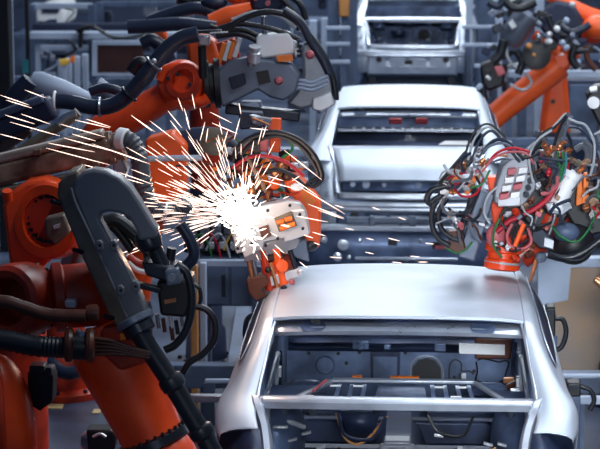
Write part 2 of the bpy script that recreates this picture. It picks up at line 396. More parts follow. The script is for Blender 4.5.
    b = MB(); b.grid([[P(-.30,.02,1.20),P(-.09,.02,1.20)],[P(-.26,.0,1.10),P(-.13,.0,1.10)]]); b.tube([(-.31,0,1.21),(-.27,-.01,1.09),(-.13,-.01,1.075),(-.06,0,1.19)], .010, 6); b.build('seat_bracket', 'bodydk', c, solid=.004)
    b = MB()
    for x, y, z in ((-.55,.0,1.06),(-.48,.06,1.08),(-.40,.0,1.02),(-.52,.05,.98),(.55,.0,1.05),(.22,.12,1.06),(.48,.04,1.04)):
        b.box((x,y,z),(.05,.03,.012), Matrix.Rotation(.5*x, 3, 'Y'))
    b.each('floor_clip', 'pale', c, bevel=.003)
    if sticker:
        for L, r_, m, nm in (([(-.66,.3,1.14),(-.60,.32,1.17),(-.52,.4,1.16),(-.47,.5,1.08)],.022,'ggrey','duct'),([(-.66,.2,1.08),(-.58,.2,1.10),(-.50,.25,1.06)],.014,'cpale','duct'),([(-.67,.9,1.32),(-.655,.7,1.22),(-.66,.5,1.14)],.010,'bodydk','hose'),([(.66,.9,1.16),(.60,.8,1.15),(.55,.85,1.08)],.018,'rusthose','hose'),([(.665,1.2,1.32),(.65,1.1,1.2),(.66,.9,1.1)],.012,'bodydk','hose'),([(-.37,-.06,1.40),(-.40,-.14,1.392),(-.43,-.22,1.382)],.008,'cpink','hose'),([(-.32,.03,1.20),(-.27,.0,1.07),(-.18,.0,1.05),(-.05,.02,1.19)],.007,'ochre','cable'),([(.30,.05,.97),(.42,.0,.95),(.52,.05,1.02)],.007,'ochre','cable')):
            MB().tube([Vector(p) for p in L], r_, 10).build(nm, m, c)
        for x,y,z,w,h,m in ((.62,.95,1.16,.06,.03,'copper'),(.64,.8,1.12,.05,.05,'rusthose'),(.60,1.0,1.10,.07,.02,'orange'),(.655,.6,1.24,.02,.06,'pale'),(.655,.6,1.17,.02,.05,'pale'),(-.655,.6,1.28,.02,.06,'pale'),(-.645,.5,1.20,.03,.04,'black'),(-.30,.9,1.0,.05,.03,'pale'),(.38,1.6,1.02,.03,.03,'pale'),(.33,-.05,1.0,.03,.10,'pale'),(-.62,.1,1.10,.08,.012,'pale'),(.26,.0,.90,.02,.09,'copper'),(.0,.1,.955,.02,.05,'pale'),(.05,.1,.945,.015,.04,'black')):
            MB().box((x,y,z),(w,.03,h)).build('bracket', m, c, bevel=.004)  # pale boxes added to read as interior highlights
    # rear end: boot sill, bumper beam, rear valance
    b = MB(); rows = []
    for i in range(25):
        u = -1+2*i/24; x = u*.60; y = -1.10-.05*(1-u*u)
        rows.append([P(x,y+.09,1.07),P(x,y+.04,1.10),P(x,y,1.098),P(x,y-.012,1.08),P(x,y-.01,1.05),P(x,y+.02,1.03)])
    b.grid(rows); b.build('boot_sill', 'edge', c, solid=.004)
    b = MB(); rows = []
    for i in range(25):
        u = -1+2*i/24; x = u*.78; y = -1.17-.06*(1-u*u)+.10*max(0,abs(u)-.8)
        rows.append([P(x,y+.05,1.03),P(x,y,1.025),P(x,y-.012,1.005),P(x,y-.004,.985),P(x,y-.012,.965),P(x,y,.945),P(x,y+.05,.94)])
    b.grid(rows); b.build('bumper_beam', 'edge', c, solid=.004)
    b = MB(); rows = []
    for i in range(41):
        u = -1+2*i/40; x = u*.62; w = .012*math.sin(u*14)
        rows.append([P(x,-1.12,1.04),P(x,-1.14+w,.96),P(x,-1.125-w,.88),P(x,-1.13+w,.80),P(x,-1.10,.70),P(x,-1.02,.66)])
    b.grid(rows); vl = b.build('rear_valance', 'bodyin' if lid else 'body', c, solid=.003)
    b = MB()
    for s in (-1, 1): b.cyl((s*.46,-1.145,.90),(s*.46,-1.155,.90),.04)
    b.box((-.05,-1.145,.86),(.10,.012,.05)); b.each('valance_hole', 'black', vl)
    b = MB()
    for x in (-.3,-.12,.07,.27): b.box((x,-1.15,.80),(.12,.012,.012)).box((x+.05,-1.15,.90),(.14,.01,.01))
    b.each('valance_rib', 'edge', vl)
    # boot back wall (seat back panel)
    if lid is False:
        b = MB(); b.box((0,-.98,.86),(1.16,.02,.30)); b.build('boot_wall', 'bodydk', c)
    if lid:
        MB().bar((-.655,.10,1.50),(.655,.10,1.50),.10,.035).build('shelf_edge', 'edge', c, bevel=.008)
        for k in range(12): MB().cyl((-.5+k*.09,.045,1.515),(-.5+k*.09,.03,1.52),.014,n=10).build('edge_stud', 'white', c)
        MB().grid([[P(-.66,.10,1.485),P(.66,.10,1.485)],[P(-.67,-.10,1.42),P(.67,-.10,1.42)],[P(-.69,-.50,1.40),P(.69,-.50,1.40)]]).build('dark_shelf', 'bodydk', c, solid=.004)
        MB().prism([(.28,-.30,1.415),(.58,-.30,1.415),(.55,-.16,1.428),(.34,-.16,1.428)], (0,0,.008)).build('shelf_highlight', 'white', c)  # highlight on the dark shelf, painted as a white patch
        for x, z in ((-.135,1.36),(.125,1.365)): MB().box((x,1.80,z),(.12,.04,.06)).build('red_cap', 'cred', fb, bevel=.01)
        pass
        b = MB(); rows = []
        for j in range(9):
            t = j/8; y = -.585-.46*t; z = 1.428-.13*t-.085*max(0,t-.72)/.28
            rows.append([P(u*(.675-.075*t), y-.05*(1-u*u), z+.020*(1-u*u)) for u in [-1+i/10 for i in range(21)]])
        last = rows[-1]
        rows.append([p+Vector((0,-.012,-.015)) for p in last]); rows.append([p+Vector((0,.02,-.035)) for p in last])
        b.grid(rows); ld = b.build('boot_lid', 'body', c, sharp=60, solid=.004)
        b = MB(); b.box((.03,-.98,1.318),(.03,.012,.006)); b.build('lock_hole', 'black', ld)
        b = MB(); b.grid([[P(-.575,-1.03,1.20),P(.575,-1.03,1.20)],[P(-.56,-1.07,1.11),P(.56,-1.07,1.11)]]); b.build('lid_face', 'bodyin', ld, solid=.004)  # face in shadow: the shade is painted by its darker steel
        b = MB()
        for x, w in ((-.48,.05),(-.36,.07),(-.2,.05),(.1,.06)): b.lathe([(w*.3,0),(w*.5,.006),(w*.35,.01)], (x,-1.05,1.165), (0,-1,.3), 12)
        b.each('lid_boss', 'blight', ld)
    c.location = loc
    return c
c1 = car((0,11.2,0), 'nearest bare steel car body with open boot, seen from behind', sticker=True)
c2 = car((0,20.2,0), 'middle bare steel car body with its boot lid closed', lid=True)
c3 = car((0,31.5,.24), 'farthest bare steel car body at the top, open boot')
def skid(loc, label):
    k = thing('body_skid', label, 'skid', loc)
    b = MB()
    for s in (-1, 1): b.box((s*.46+loc[0], .3+loc[1], .30), (.10, 3.2, .12))
    b.each('runner', 'bstruct', k, bevel=.01)
    b = MB()
    for y in (-.9,.1,1.2): b.box((loc[0], y+loc[1], .42), (1.5,.10,.12))
    b.each('cross_tube', 'bstruct', k, bevel=.01)
    for s in (-1, 1):
        for y in (-.85, 1.1):
            b = MB(); b.box((s*.55+loc[0], y+loc[1], .56), (.12,.12,.17)).cyl((s*.55+loc[0],y+loc[1],.62),(s*.55+loc[0],y+loc[1],.70),.03); b.build('support_post', 'dkmet', k, bevel=.008)
    b = MB()
    for s in (-1, 1):
        for y in (-1.0,.4,1.6): b.cyl((s*.46+loc[0]-.04,y+loc[1],.12),(s*.46+loc[0]+.04,y+loc[1],.12),.12)
    b.each('roller', 'dkmet', k)
    return k
k1 = skid((0,11.2,0), 'low roller skid carrying the nearest car body')
k2 = skid((0,20.2,0), 'roller skid with bolted end plate under the middle car body')
b = MB(); Yk = 20.2-1.32
b.grid([[(x, Yk, .80) for x in (-.95,-.4,.2,.95)],[(x, Yk-.01, .66) for x in (-.95,-.4,.2,.95)],[(x, Yk-.01, .44) for x in (-.95,-.4,.2,.95)]])
ep = b.build('end_plate', 'bodyin', k2, solid=.02)
b = MB(); b.box((0,Yk-.02,.83),(1.94,.10,.05)).box((0,Yk-.03,.56),(.9,.03,.03)); b.build('plate_rail', 'edge', ep, bevel=.01)
b = MB(); b.box((-.15,Yk-.03,.90),(.75,.06,.05)).box((.42,Yk-.03,.90),(.30,.06,.05)).box((.05,Yk-.05,.90),(.06,.05,.09)).box((-.3,Yk-.05,.90),(.05,.05,.08)).box((.75,Yk-.03,.90),(.26,.05,.04)); b.each('clamp_bar', 'plate', ep, bevel=.008)
b = MB(); b.box((-.12,Yk-.02,.70),(.08,.02,.05)).box((.32,Yk-.02,.68),(.19,.02,.06)); b.each('plate_slot', 'black', ep)
b = MB(); b.box((.33,Yk-.026,.665),(.16,.02,.03)); b.build('slot_cover', 'cpink', ep)
b = MB()
for x,z,w in ((-.72,.72,.03),(-.55,.68,.05),(-.60,.57,.04),(-.40,.72,.02),(.12,.72,.02),(.55,.62,.02),(.62,.72,.02),(.0,.56,.02),(-.50,.57,.02)):
    b.lathe([(w*.4,0),(w,.004),(w,.02),(w*.5,.024)], (x,Yk-.022,z), (0,-1,0), 12)
b.each('plate_boss', 'edge', ep)
k3 = skid((0,31.5,0), 'roller skid under the farthest car body')
k3.location.z = .24
struct('floor_platform', 'bstruct', MB().box((0,31.6,.12),(2.2,4.2,.24)))
# ------------------------------------------------------------------ hall
struct('floor', 'floor', MB().box((0,24,-.05),(28,52,.1)))
struct('wall_back', 'wall', MB().box((0,48.1,4.5),(28,.2,9)))
struct('wall_left', 'wall', MB().box((-14.1,24,4.5),(.2,52,9)))
struct('wall_right', 'wall', MB().box((14.1,24,4.5),(.2,52,9)))
def post(name, label, cat, px, Y, w, top, m, base=0.0, d=None, group=None):
    """upright that stands on the floor at (column px, distance Y) and reaches the row top"""
    t = W(px, top, Y); x, z = t.x, t.z
    o = MB().box((x, Y, (z+base)/2), (w, d or w, z-base)).build(name, m, bevel=.01)
    b = MB().box((x, Y, base+.01),(w*1.15+.01,(d or w)*1.15+.01,.02)).build('base_plate', m, o)
    return tag(o, label, cat, group)
def rail(name, label, cat, x0, x1, row, Y, h, m, d=.08, legs=(), lm=None, row1=None):
    a, b_ = W(x0, row, Y), W(x1, row if row1 is None else row1, Y)
    o = MB().bar(a, b_, d, h).build(name, m, bevel=.008)
    for l in legs:
        p = a.lerp(b_, l); MB().box((p.x, Y+.02, p.z/2-h/4), (.07,.07,p.z-h/2)).build('leg', lm or m, o)
    return tag(o, label, cat)
def cabinet(name, label, cat, x0, x1, y0, Y, depth, m, y1=None, doors=1, dm=None, feet=True):
    a, b_ = W(x0, y0, Y), W(x1, y0, Y); zt = a.z; zb = 0.0 if y1 is None else W(x0, y1, Y).z
    cx = (a.x+b_.x)/2; w = b_.x-a.x
    t = thing(name, label, cat, (cx, Y, 0))
    MB().box((cx, Y+depth/2, (zt+zb)/2), (w, depth, zt-zb)).build('body', m, t, bevel=.015)
    for k in range(doors):
        dw = w/doors; x = cx-w/2+dw*(k+.5)
        d = MB().box((x, Y-.015, (zt+zb)/2), (dw*.90, .03, (zt-zb)*.90)).build('door', dm or m, t, bevel=.008)
        MB().box((x+dw*.36, Y-.05, (zt+zb)/2), (.03,.04,.16)).build('handle', 'dkmet', d, bevel=.004)
    if zb > 0.05 and feet:
        for s in (-1,1): MB().box((cx+s*w*.42, Y+depth/2, zb/2), (.08,.08,zb)).build('leg', 'bstruct', t)
    return t
# ---- top left background
post('steel_upright', 'thick black steel column at the left edge', 'column', 2, 22, .15, -40, 'black', d=.2)
post('fence_post', 'slim blue grey post beside the black column at left edge', 'post', 10, 23, .035, -40, 'blight')
q = post('thin_post', 'thin dark post with teal foot near the top left corner', 'post', 26, 26, .05, -40, 'black')
MB().box((W(26,66,26).x, 25.96, W(26,66,26).z), (.07,.03,.16)).build('teal_sleeve', 'teal', q)
cabinet('machine_enclosure', 'tall blue grey enclosure far behind the left robots', 'cabinet', 12, 96, 34, 36, 1.2, 'bstruct', doors=2, dm='bstruct')
rail('cable_tray', 'long pale cable tray running across the top left', 'cable tray', 30, 176, 35, 33, .10, 'blight', .3, (.05,.98))
rail('overhead_duct', 'dark horizontal duct above the pale cable tray at left', 'duct', 34, 176, 27, 33.5, .12, 'bdark', .3, (.02,.97), 'bstruct')
# distant car body on another line
t = thing('distant_car_body', 'white distant car body behind the top left posts', 'car body', (W(48,30,40).x, 40, 0))
p = W(48, 28, 40)
MB().plate([(34,14),(38,6),(46,2),(58,1),(64,6),(66,14),(64,27),(36,27)], 40, 1.4).build('shell', 'white', t, bevel=.08, seg=3)
MB().plate([(41,8),(47,4),(57,4),(60,8),(58,13),(42,13)], 39.97, .03).build('window_opening', 'bdark', t)
MB().plate([(38,21),(55,21),(55,25),(38,25)], 39.97, .03).build('rear_opening', 'bstruct', t)
MB().box((p.x, 40.7, p.z/2-.2), (1.0,1.0,p.z-.35)).build('stand', 'bstruct', t)
t = thing('machine_screen', 'dark maroon screen panel in a pale frame, top left', 'panel', (W(118,60,30).x, 30, 0))
MB().plate([(97,45),(143,45),(143,73),(97,73)], 30, .06).build('screen', 'maroon', t)
b = MB(); b.plate([(92,41),(150,41),(150,45),(92,45)], 29.98, .1).plate([(92,73),(150,73),(150,76),(92,76)], 29.98, .1).plate([(92,45),(97,45),(97,73),(92,73)], 29.98, .1); b.build('frame', 'blight', t)
for x in (94,147):
    a = W(x, 76, 30); MB().box((a.x, 30.05, a.z/2), (.07,.07,a.z)).build('leg', 'bstruct', t)
for x, s in ((61,'first'),(69,'second'),(77,'third'),(85,'fourth')):
    post('locker_post', f'{s} from the left of the pale narrow uprights left of the maroon screen', 'post', x, 31, .085, 60-(x-61)*.25, 'blight', group='pale uprights')
t = thing('yellow_lamp_box', 'small yellow box on the pale uprights at upper left', 'box', W(64,63,30.9))
MB().plate([(59,60),(68,59),(68,65),(60,66)], 30.6, .1).build('housing', 'yellow', t, bevel=.01); MB().plate([(70,57),(74,56),(74,62),(70,63)], 30.6, .1).build('lens', 'orange', t)
a = W(64,66,30.65); MB().box((a.x, 30.65, a.z/2), (.05,.05,a.z)).build('stand', 'blight', t)
t = thing('hanging_bracket', 'black upright bracket hanging under the pale cable tray', 'bracket', W(80,32,32.8))
MB().plate([(78,30),(83,30),(82,48),(78,48)], 32.7, .08).plate([(76,29),(90,27),(90,30),(76,33)], 32.7, .08).build('hook', 'black', t)
o = MB().tube(pts([(82,27),(92,26),(101,31),(112,37),(125,38),(146,34),(150,28)], 32.0), M(1.6,32), 8).build('hanging_cable', 'black'); tag(o, 'black cable sagging below the cable tray, upper left', 'cable')
for x0, x1, y, Y, l in ((0,60,80,28,'left of the pale uprights'),(96,176,82,29,'under the maroon screen')):
    rail('guard_rail', f'blue grey horizontal guard rail {l}', 'rail', x0, x1, y, Y, .10, 'bstruct', .1, (.1,.9))
# ---- centre background columns right of the top weld gun
for x, m, s, l in ((313,'blight',20,'pale narrow locker upright right of the top grey weld gun'),(325,'blight',18,'pale narrow upright left of the orange hanging box'),(334,'bstruct',-40,'blue grey column beside the orange hanging box'),(352,'bstruct',-40,'blue grey column just left of the farthest car')):
    post('locker_upright' if s > 0 else 'roof_support_post', l, 'post', x, 30, .10 if s > 0 else .16, s, m)
t = thing('orange_box', 'orange box on a blue column at top centre', 'box', (W(343,9,29.8).x, 29.8, 0))
MB().plate([(339,-8),(349,-8),(349,17),(339,17)], 29.7, .2).build('housing', 'ochre', t, bevel=.02)
a = W(344,17,29.8); MB().box((a.x, 29.85, a.z/2),(.08,.08,a.z)).build('stand', 'bstruct', t)
for y, l in ((28,'upper'),(44,'middle'),(62,'lower')):
    rail('floor_marking_rail', f'{l} of the three short pale rails left of farthest car', 'rail', 326, 350, y, 29.4-y*.006, .05, 'blight', .05, (.04+y*.004,.98-y*.004), 'bstruct')
cabinet('control_cabinet', 'blue cabinet behind the columns left of the farthest car', 'cabinet', 288, 362, 20, 37, .8, 'bstruct', doors=3)
# ---- right of the farthest car
for x, w, m, y, l in ((470,.10,'blight',-40,'pale slim column right of the farthest car'),(484,.14,'bstruct',-40,'blue grey column behind the upper right orange robot'),(499,.10,'blight',18,'short pale post left of the upper right orange robot'),(577,.10,'blight',60,'pale post behind the orange robot by the right edge')):
    post('steel_post', l, 'post', x, 30, w, y, m)
for x0, x1, y, l in ((462,500,27,'upper'),(462,500,45,'middle'),(474,502,66,'lower')):
    rail('fence_rail', f'{l} of three pale rails right of the farthest car', 'rail', x0, x1, y, 29.5-y*.006, .05, 'blight', .05, (.06+y*.003,.96-y*.003), 'bstruct')
cabinet('control_cabinet', 'blue cabinet row right of the farthest car', 'cabinet', 455, 520, 8, 38, .8, 'bstruct', doors=4)
cabinet('control_cabinet', 'low blue cabinet at right edge behind the orange robot', 'cabinet', 568, 640, 80, 28, .8, 'bdark', doors=2, dm='bstruct')
cabinet('control_cabinet', 'dark cabinet at the top right corner behind the orange arm', 'cabinet', 560, 640, -20, 33, .8, 'bdark', doors=2)
rail('guard_rail', 'pale guard rail passing behind the upper right robot legs', 'rail', 508, 610, 74, 27.5, .09, 'blight', .08, (.02,.5,.98), 'bstruct')
# overhead gantry across the top
rail('overhead_gantry', 'blue grey gantry beam crossing the hall at the top', 'beam', -40, 640, -6, 42, .5, 'bstruct', .4, (.02,.98))
# ---- machines along the line, middle ground
t = cabinet('valve_cabinet', 'low blue cabinet under the valve rack, left of the sparks', 'cabinet', 196, 262, 262, 15.5, .6, 'bstruct', y1=306, doors=2, dm='bstruct')
rail('worktop_rail', 'pale pipe along the top of the low blue cabinet', 'rail', 190, 258, 263, 15.33, .05, 'blight', .05, (.02,.98), 'bstruct')
# valve rack
t = thing('valve_rack', 'black rack of pneumatic valves and coloured cables behind the sparks', 'valve rack', (W(218,262,15.6).x, 15.75, W(218,262,15.6).z+.02))
MB().plate([(184,222),(250,222),(250,253),(184,253)], 15.8, .2).build('housing', 'black', t, bevel=.01)
b = MB()
for i in range(5): b.plate([(188+i*12,226),(196+i*12,226),(196+i*12,240),(188+i*12,240)], 15.7, .1)
b.each('valve_block', 'plate', t, bevel=.006)
b = MB()
for i in range(6): b.plate([(186+i*11,242),(192+i*11,242),(192+i*11,249),(186+i*11,249)], 15.7, .1)
b.each('connector', 'pale', t, bevel=.006)
for m, k in (('cgreen',0),('cred',1),('cpale',2),('cpale',5),('cgreen',6),('black',3),('yellow',4)):
    x = 188+k*9
    MB().tube(pts([(x,250),(x+6,240-k),(x+14,234),(x+20,244),(x+24,258)], 15.6), M(1.1,15.6), 6).build('cable', m, t)
# fence behind the left robots
for x, m, y, w, l in ((194,'ochre',264,.055,'ochre lit post left of the nearest car'),(203,'blight',262,.05,'pale blue post beside the ochre post'),(134,'ochre',236,.07,'ochre post seen between the grey arm and the hoses'),(124,'blight',236,.06,'pale post just left of the ochre post by the grey arm')):
    post('fence_post', l, 'post', x, 15.0 + (.12 if m == 'blight' else 0), w, y, m)
rail('conveyor_rail', 'pale copper coloured conveyor pipe left of the nearest car', 'rail', 160, 232, 398, 13.6, .05, 'steel', .05, (.1,.9), 'bstruct')
rail('conveyor_beam', 'dark blue conveyor beam behind the pale pipe at left', 'rail', 150, 262, 375, 14.4, .16, 'bstruct', .12, (.05,.5,.95))
rail('conveyor_pipe', 'thin pale pipe above the dark blue conveyor beam', 'rail', 205, 246, 381, 14.2, .03, 'blight', .03, (.1,.9), 'bstruct')
p = W(232,345,17.5)
o = MB().prism([Vector((W(216,388,15).x,15.2,.02)),Vector((W(262,388,15).x,15.2,.02)),Vector((W(250,320,19).x,19,.02)),Vector((W(236,320,19).x,19,.02))], (0,0,.10)).build('floor_plate', 'bstruct', bevel=.01); tag(o, 'blue grey plate lying on the floor left of nearest car', 'floor plate')
# right side: tan board and rails
t = thing('tan_screen', 'large tan and brown board at right behind the nearest car', 'panel', (W(600,300,17).x, 17, 0))
MB().plate([(548,266),(680,266),(680,384),(548,384)], 17, .06).build('board', 'tan', t)
b = MB(); b.plate([(545,258),(690,258),(690,268),(545,268)], 16.95, .12).plate([(545,268),(549,268),(549,384),(545,384)], 16.95, .12); b.build('frame', 'blight', t, bevel=.01)
MB().plate([(538,256),(572,256),(568,300),(538,306)], 16.8, .1).build('pale_panel', 'blight', t)
a = W(600,384,17); MB().box((W(615,384,17).x, 17.05, a.z/2), (1.0,.1,a.z)).build('plinth', 'bstruct', t)
rail('conveyor_beam', 'dark blue conveyor beam right of the nearest car', 'rail', 556, 660, 382, 14.6, .14, 'bstruct', .12, (.05,.95))
rail('conveyor_pipe', 'thin pale pipe on top of the right conveyor beam', 'rail', 556, 660, 376, 14.5, .03, 'blight', .03, (.1,.9), 'bstruct')
rail('conveyor_rail', 'pale pipe at the far right beside the car quarter panel', 'rail', 570, 660, 400, 13.4, .05, 'blight', .05, (.1,.9), 'bstruct')
# long blue side machines under the middle and far cars, both sides of the line
cabinet('line_enclosure', 'blue grey enclosure left of the middle car body', 'cabinet', 262, 332, 232, 21.5, .5, 'bstruct', doors=2, dm='bdark')
cabinet('line_enclosure', 'blue grey enclosure right of the middle car body', 'cabinet', 492, 640, 205, 22.5, .5, 'bdark', doors=3, dm='bstruct')
rail('line_rail', 'pale rail above the enclosure right of the middle car', 'rail', 500, 640, 203, 22.0, .08, 'blight', .08, (.1,.9), 'bstruct')
rail('line_rail', 'pale stack rail left of the middle car body', 'rail', 262, 334, 183, 23.5, .10, 'blight', .1, (.1,.9), 'bstruct')
# floor marks and the dark connector at lower left
for px, py, w, l in ((53,407,20,'left of the two yellow floor tapes, lower left'),(97,412,8,'right of the two yellow floor tapes, lower left')):
    Y = 14.6; d = W(px, py, 1.0)-CAM; g = CAM - d*(CAM.z/d.z)
    o = MB().box((g.x, g.y, .004), (M(w, g.y), M(16, g.y), .008)).build('floor_tape', 'tape'); tag(o, 'strip of yellow tape, '+l, 'tape', 'yellow floor tapes')
# ------------------------------------------------------------------ light
def area(name, loc, size, power, col, aim=None, sy=None):
    l = bpy.data.lights.new(name, 'AREA'); l.energy = power; l.color = col; l.shape = 'RECTANGLE'; l.size = size; l.size_y = sy or size
    o = bpy.data.objects.new(name, l); COL.objects.link(o); o.location = loc
    d = (Vector(aim)-Vector(loc)) if aim else Vector((0,0,-1))
    o.rotation_euler = d.to_track_quat('-Z','Y').to_euler(); return o
CW = (.86,.93,1.0)
for i, (y, p) in enumerate(((9.5,240),(15,280),(21.5,320),(28,350),(35,520),(43,600))):
    area('hall_lamp', (.4 if y > 16 else 2.3, y, 8.4), 5.5 if y > 16 else 3.6, p, CW, sy=1.6)
g_ = area('interior_fill', (0.9, -1.5, 4.75), 1.8, 44, CW, aim=(1.9,12.6,1.3), sy=.8); g_.data.spread = math.radians(25)  # unseen fill light added behind the camera to brighten the car interior
area('side_lamp', (-6.5, 30, 8.0), 2, 260, CW, sy=12)
area('side_lamp', (6.5, 22, 8.0), 2, 520, CW, sy=14)
w = bpy.data.worlds.new('hall ambient'); sc.world = w; w.use_nodes = True
w.node_tree.nodes['Background'].inputs['Color'].default_value = (.30,.47,.90,1)
w.node_tree.nodes['Background'].inputs['Strength'].default_value = .115
sc.view_settings.view_transform = 'Standard'; sc.view_settings.look = 'None'; sc.view_settings.exposure = 0.08; sc.view_settings.gamma = 1.0
# ---- dense machinery in the blurred background
rb = random.Random(3)
def clutter(name, label, cat, x0, x1, y0, y1, Y, n):
    """a frame of blue machinery: uprights, cross bars and boxes standing on the floor"""
    t = thing(name, label, cat, (W((x0+x1)/2,y1,Y).x, Y, 0))
    for x in (x0, x1):
        a = W(x, y0, Y); MB().box((a.x, Y, a.z/2), (.12,.12,a.z)).build('upright', rb.choice(('bstruct','blight')), t, bevel=.01)
    for k in range(3):
        y = lerp(y0+2, y1, k/2); MB().bar(W(x0,y,Y), W(x1,y,Y), .10, .09).build('cross_bar', rb.choice(('bstruct','blight')), t, bevel=.01)
    for k in range(n):
        x, y = rb.uniform(x0,x1), rb.uniform(y0,y1); w_, h_ = rb.uniform(4,16), rb.uniform(4,14)
        x2 = min(x+w_, x1+4)
        MB().plate([(x,y),(x2,y+rb.uniform(-1,1)),(x2,y+h_),(x,y+h_)], Y+rb.uniform(.08,.3), rb.uniform(.1,.3)).build('machine_box', rb.choice(('bdark','bdark','black','bstruct','blight','plate','pale','maroon')), t, bevel=.01)
    for k in range(n//3):
        x, y = rb.uniform(x0,x1), rb.uniform(y0,y1); L = [(x,y)]
        for j in range(3): x += rb.uniform(-12,12); y += rb.uniform(2,12); L.append((min(max(x,x0),x1),y))
        MB().tube(pts(L, Y-.08), M(rb.uniform(.6,1.6),Y), 6).build('cable', rb.choice(('black','bluehose','blight')), t)
    return t
clutter('process_machine', 'blue machine frame crowded with boxes, left of the maroon screen', 'machine', 32, 92, 4, 90, 34.5, 22)
clutter('process_machine', 'blue machine frame behind the rear robot arms at upper left', 'machine', 100, 190, 2, 110, 34, 26)
clutter('process_machine', 'blue machine frame between the grey weld gun and the farthest car', 'machine', 292, 350, -8, 110, 32.5, 26)
clutter('process_machine', 'blue machine frame right of the farthest car body', 'machine', 480, 524, -8, 100, 31, 22)
clutter('process_machine', 'dark machine frame behind the orange robot at the right edge', 'machine', 540, 618, -8, 120, 30.5, 24)
clutter('process_machine', 'low machine frame with boxes left of the middle car body', 'machine', 258, 330, 150, 262, 22.6, 26)
clutter('process_machine', 'low machine frame with boxes right of the middle car body', 'machine', 506, 600, 140, 240, 23.2, 22)
# ------------------------------------------------------------------ robots
def pedestal(t, px, Y, ztop, m, r=.16):
    """round column and foot plate that carry a robot on the floor"""
    x = W(px, 300, Y).x
    b = MB().lathe([(r*1.9,0),(r*1.9,.05),(r*1.3,.07),(r*1.2,.30),(r,.34),(r,ztop-.05),(r*.85,ztop)], (x,Y,0), (0,0,1)); o = b.build('base', m, t)
    MB().bolts((x,Y,.05), (0,0,1), r*1.65, 8, .018, .03).each('bolt', 'dkmet', o)
    return Vector((x,Y,ztop))
CAMD = Vector((-.06,-1,.18)).normalized()           # towards the viewer's side of the hall
# ================= A: foreground robot with the grey cover
YA = 9.9
A = thing('industrial_robot', 'foreground orange robot with a hooked slate grey arm cover and thick black hose', 'robot', (W(150,449,10.1).x, 10.1, 0))
b = MB(); b.plate([(72,190),(75,180),(82,172),(93,169),(106,171),(119,177),(130,187),(140,202),(152,222),(158,230),(155,239),(139,241),(136,230),(129,219),(120,213.5),(109,212),(102,213.5),(99,219),(118,252),(138,290),(152,321),(128,326),(113,290),(92,240)], YA-.14, .10)
cv = b.build('arm_cover', 'cover', A, bevel=.022, seg=3)
b = MB(); b.plate([(57,196),(58,184),(66,174),(78,170),(80,184),(98,235),(116,280),(131,318),(133,330),(120,331),(110,318),(96,288),(78,248)], YA-.06, .22)
b.build('arm_casting', 'coverb', A, bevel=.012)  # left face of the cover, its brown light put into the colour
MB().tube(pts([(71,188),(76,204),(92,238),(110,278),(127,318)], YA-.150), M(1.5,YA), 6).build('casting_rim', 'cover', cv)
MB().tube(pts([(99,219),(106,232),(122,262),(140,298)], YA-.150), M(1.1,YA), 6).build('cover_seam', 'plate', cv)
for x, y in ((100,246),(114,246),(121,291),(136,287)):
    q = MB(); q.plate([(x-4,y-5),(x,y-6),(x+3,y-3),(x+3,y+4),(x-2,y+5),(x-4,y+2)], YA-.17, .05); l = q.build('cover_lug', 'cover', cv, bevel=.004)
    p = W(x,y-1,YA-.172); MB().cyl(p, p-Vector((0,.012,0)), M(1.6,YA), n=10).build('bolt', 'dkmet', l)
for x, y in ((60,204),(82,252),(113,318)):
    p = W(x,y,YA-.07); MB().cyl(p, p+Vector((-.03,-.05,.02)), M(2.4,YA), n=10).each('casting_bolt', 'dkmet', A)
# knuckle under the hook and the wrist unit with its black tool
p = W(148,239,YA-.06); b = MB().lathe([(M(9,YA),-.04),(M(13,YA),-.03),(M(13.5,YA),.02),(M(11,YA),.05),(M(8,YA),.055)], p, (.42,-.3,-.85)); b.build('wrist_joint', 'dkmet', A)
MB().tube(pts([(144,230),(155,250),(167,274)], YA), [M(9,YA),M(8,YA),M(7,YA)], 14).build('wrist_axis', 'dkmet', A)
b = MB(); b.plate([(141,262),(176,268),(180,276),(170,283),(146,276)], YA-.05, .2); b.build('wrist_bracket', 'dkmet', A, bevel=.01)
b = MB(); b.plate([(156,282),(190,279),(194,296),(186,318),(160,316)], YA-.02, .22); tb = b.build('tool_body', 'black', A, bevel=.015)
b = MB(); b.plate([(164,271),(178,268),(181,284),(167,287)], YA-.12, .12); tg = b.build('tool_gear_box', 'plate', A, bevel=.01)
p = W(172,277,YA-.12); MB().cyl(p, p-Vector((0,.02,0)), M(4,YA)).build('cap', 'steel', tg)
b = MB(); b.plate([(138,283),(162,289),(160,294),(137,288)], YA-.08, .05); b.build('tool_arm', 'dkmet', A, bevel=.004)
b = MB(); b.plate([(164,300),(176,298),(176,302),(165,304)], YA-.03, .02); b.build('brown_clip', 'copper', tb)
for k,(x,y,m) in enumerate(((157,318,'steel'),(163,322,'rusthose'),(170,318,'pale'),(176,324,'dkmet'),(171,330,'rusthose'),(181,316,'steel'))):
    MB().cyl(W(x,y-4,YA), W(x+2,y+10,YA), M(2.2,YA), n=10).each('tool_pin', m, tb)
def hose(L, Y, r, m, par, name='hose', rib=0, pitch=.02, n=12):
    return MB().tube(pts(L, Y), M(r, Y), n, rib=rib, pitch=pitch).build(name, m, par)
hose([(176,264),(187,274),(192,300),(187,328),(176,344),(165,350)], YA-.05, 4.2, 'rubber', A)
hose([(196,306),(207,310),(215,322),(214,340),(203,354),(190,362),(183,373)], YA+.05, 3.6, 'rubber', A)
hose([(180,285),(190,284),(199,288),(201,300),(196,308)], YA+.05, 2.0, 'rubber', A)
hose([(185,268),(194,256),(190,240),(180,224)], YA+.15, 6, 'bluehose', A)
hose([(150,236),(148,256),(156,268),(168,264),(172,248)], YA+.12, 5, 'rubber', A)
